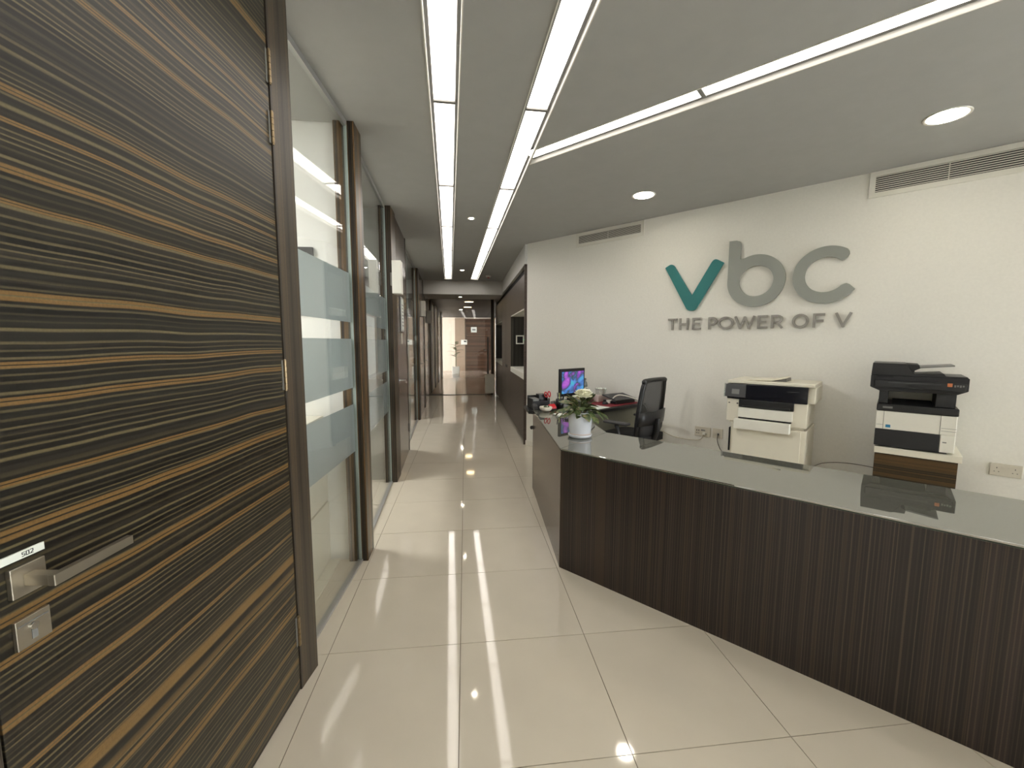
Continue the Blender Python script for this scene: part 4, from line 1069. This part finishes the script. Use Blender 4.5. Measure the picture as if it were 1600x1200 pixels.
t = thing('hole_punch', 'bright red hole punch between organiser and pen cup', 'hole punch', (.835,3.905,DT), .4); t.scale = (.72,.72,.72)
MB().box(-.045,.045,-.03,.04,0,.02).build('base', M['black'], t, bev=.003); MB().profx([(-.035,.022),(.045,.03),(.05,.07),(.02,.085),(-.03,.05)], -.045,.045).build('lever', M['red'], t, bev=.006)
t = thing('pen_cup', 'black pen cup full of pens', 'pen cup', (.925,3.98,DT))
MB().lathe([(.001,0),(.036,0),(.040,.10),(.037,.10),(.034,.006),(.001,.005)], cap=False).build('cup', M['black'], t)
for k,(dx,dy,h,mm) in enumerate(((.01,.01,.17,'black'),(-.015,.01,.16,'white'),(.02,-.01,.15,'black'),(-.02,-.012,.165,'dgrey'),(0,.02,.155,'leafp'),(.028,.005,.14,'black'))):
    if mm == 'leafp': M['leafp'] = M.get('leafp') or mat('yellow_green_pen',(196,204,130),.4)
    MB().tube([(dx*.5,dy*.5,.012),(dx*1.6,dy*1.6,h)], .0045, 8).build('pen', M[mm], t)
t = thing('scissors', 'scissors with red handles standing in the desk organiser', 'scissors', (.835,4.03,DT+.01)); t.rotation_euler = (0,-.15,0)
for sg in (-1,1):
    MB().tube([(sg*.004,0,.0),(sg*.010,0,.10)], .004, 6).build('blade', M['steel'], t)
    ring = [(sg*.017+.012*math.cos(2*PI*i/14)-.006, 0, .133+.026*math.sin(2*PI*i/14)) for i in range(15)]
    MB().tube(ring, .0055, 8).build('handle', M['red'], t)
    MB().tube([(sg*.010,0,.10),(sg*.014,0,.118)], .006, 6).build('handle_shank', M['red'], t)
t = thing('phone', 'pale grey desk telephone handset cradle beside the monitor', 'telephone', (.985,4.08,DT), .5)
MB().profx([(-.07,0),(.08,0),(.08,.06),(-.07,.025)], -.06,.06).build('base', M['mgrey'], t, bev=.006)
MB().box(-.058,-.012,-.07,.075,.055,.085).build('handset', M['white'], t, bev=.012)
o = MB().box(-.09,.09,-.055,.055,0,.012).build('notebook', M['paper'], loc=(.878,3.60,CT), rotz=.3, bev=.003); tag(o, 'small white notebook lying on the counter left of the plant', 'notebook')
o = MB().box(-.10,.10,-.06,.06,0,.016).build('tablet', M['dgrey'], loc=(.93,3.40,CT), rotz=.9, bev=.004); tag(o, 'dark tablet lying on the counter behind the plant', 'tablet')
o = MB().box(-.04,.04,-.075,.075,0,.012).build('smartphone', M['mgrey'], loc=(.93,3.05,CT), rotz=-.5, bev=.004); tag(o, 'grey smartphone lying on the counter just right of the pot', 'phone')
# right part of desk
dr = math.atan2(.47,.75)
o = MB().box(-.36,.30,-.11,.22,0,.004).build('desk_mat', M['redmat'], loc=(1.585,4.235,DT), rotz=dr, bev=.001); tag(o, 'dark red desk mat at the wall end of the desk', 'desk mat')
o = MB().box(-.12,.12,-.09,.09,0,.002).build('paper_sheet', M['paper'], loc=(1.30,4.00,DT+.004), rotz=dr); tag(o, 'white sheet of paper at the front edge of the desk', 'paper')
t = thing('tissue_box', 'pale tissue box with fluffy white tissues beside the red mat', 'tissue box', (1.50,4.46,DT+.004), dr)
MB().box(-.10,.10,-.05,.05,0,.07).build('box', M['pink'], t, bev=.003)
tm = MB(); 
for k in range(7):
    a = k*.9; petal(tm, (.015*math.cos(a)*2,.012*math.sin(a),.068), a, .95, .085, .045, .01)
tm.build('tissue', M['paper'], t)
t = thing('water_bottle', 'clear plastic water bottle with grey cap against the wall', 'bottle', (1.36,4.62,DT))
MB().lathe([(.001,0),(.032,0),(.034,.02),(.034,.17),(.026,.20),(.014,.215),(.014,.225)], cap=False).build('bottle_body', glass('clear_plastic',(215,222,224),1.35), t)
MB().cyl((0,0,.225), .017, .022, n=16).build('cap', M['mgrey'], t); MB().cyl((0,0,.10), .0345, .05, n=20, cap=False).build('bottle_label', M['white'], t)
t = thing('glass_jar', 'small dark pinkish jar left of the tissue box', 'jar', (1.375,4.40,DT))
MB().lathe([(.001,0),(.026,0),(.028,.05),(.024,.055),(.001,.056)], cap=False).build('jar_body', mat('dusty_pink',(128,96,98),.3), t)
MB().cyl((0,0,.056), .022, .006, n=16).build('lid', M['dgrey'], t)
t = thing('laptop', 'closed dark laptop propped on the right end of the desk', 'laptop', (1.665,4.33,DT+.004), dr-.1)
MB().box(-.15,.15,-.09,.09,0,.03).build('base_block', M['black'], t, bev=.004)
MB().profx([(-.10,.035),(.10,.075),(.10,.088),(-.10,.047)], -.16,.16).build('lid', M['dgrey'], t, bev=.003)
t = thing('mouse', 'black computer mouse on the red desk mat', 'mouse', (1.47,4.22,DT+.004), dr)
MB().lathe([(.001,.03),(.02,.026),(.03,.012),(.031,0)], cap=False).build('shell', M['black'], t)
t = thing('desk_lamp_hose', 'white curved charging hose arching over the red mat edge', 'cable', (0,0,0))
MB().tube(catmull([(1.54,4.25,.80),(1.60,4.20,.865),(1.72,4.14,.85),(1.84,4.10,.79),(1.89,4.08,.70)],6), .007, 8).build('hose', M['white'], t)
MB().cyl((1.535,4.28,.772), .03, .035, n=18).build('hose_head', M['white'], t)
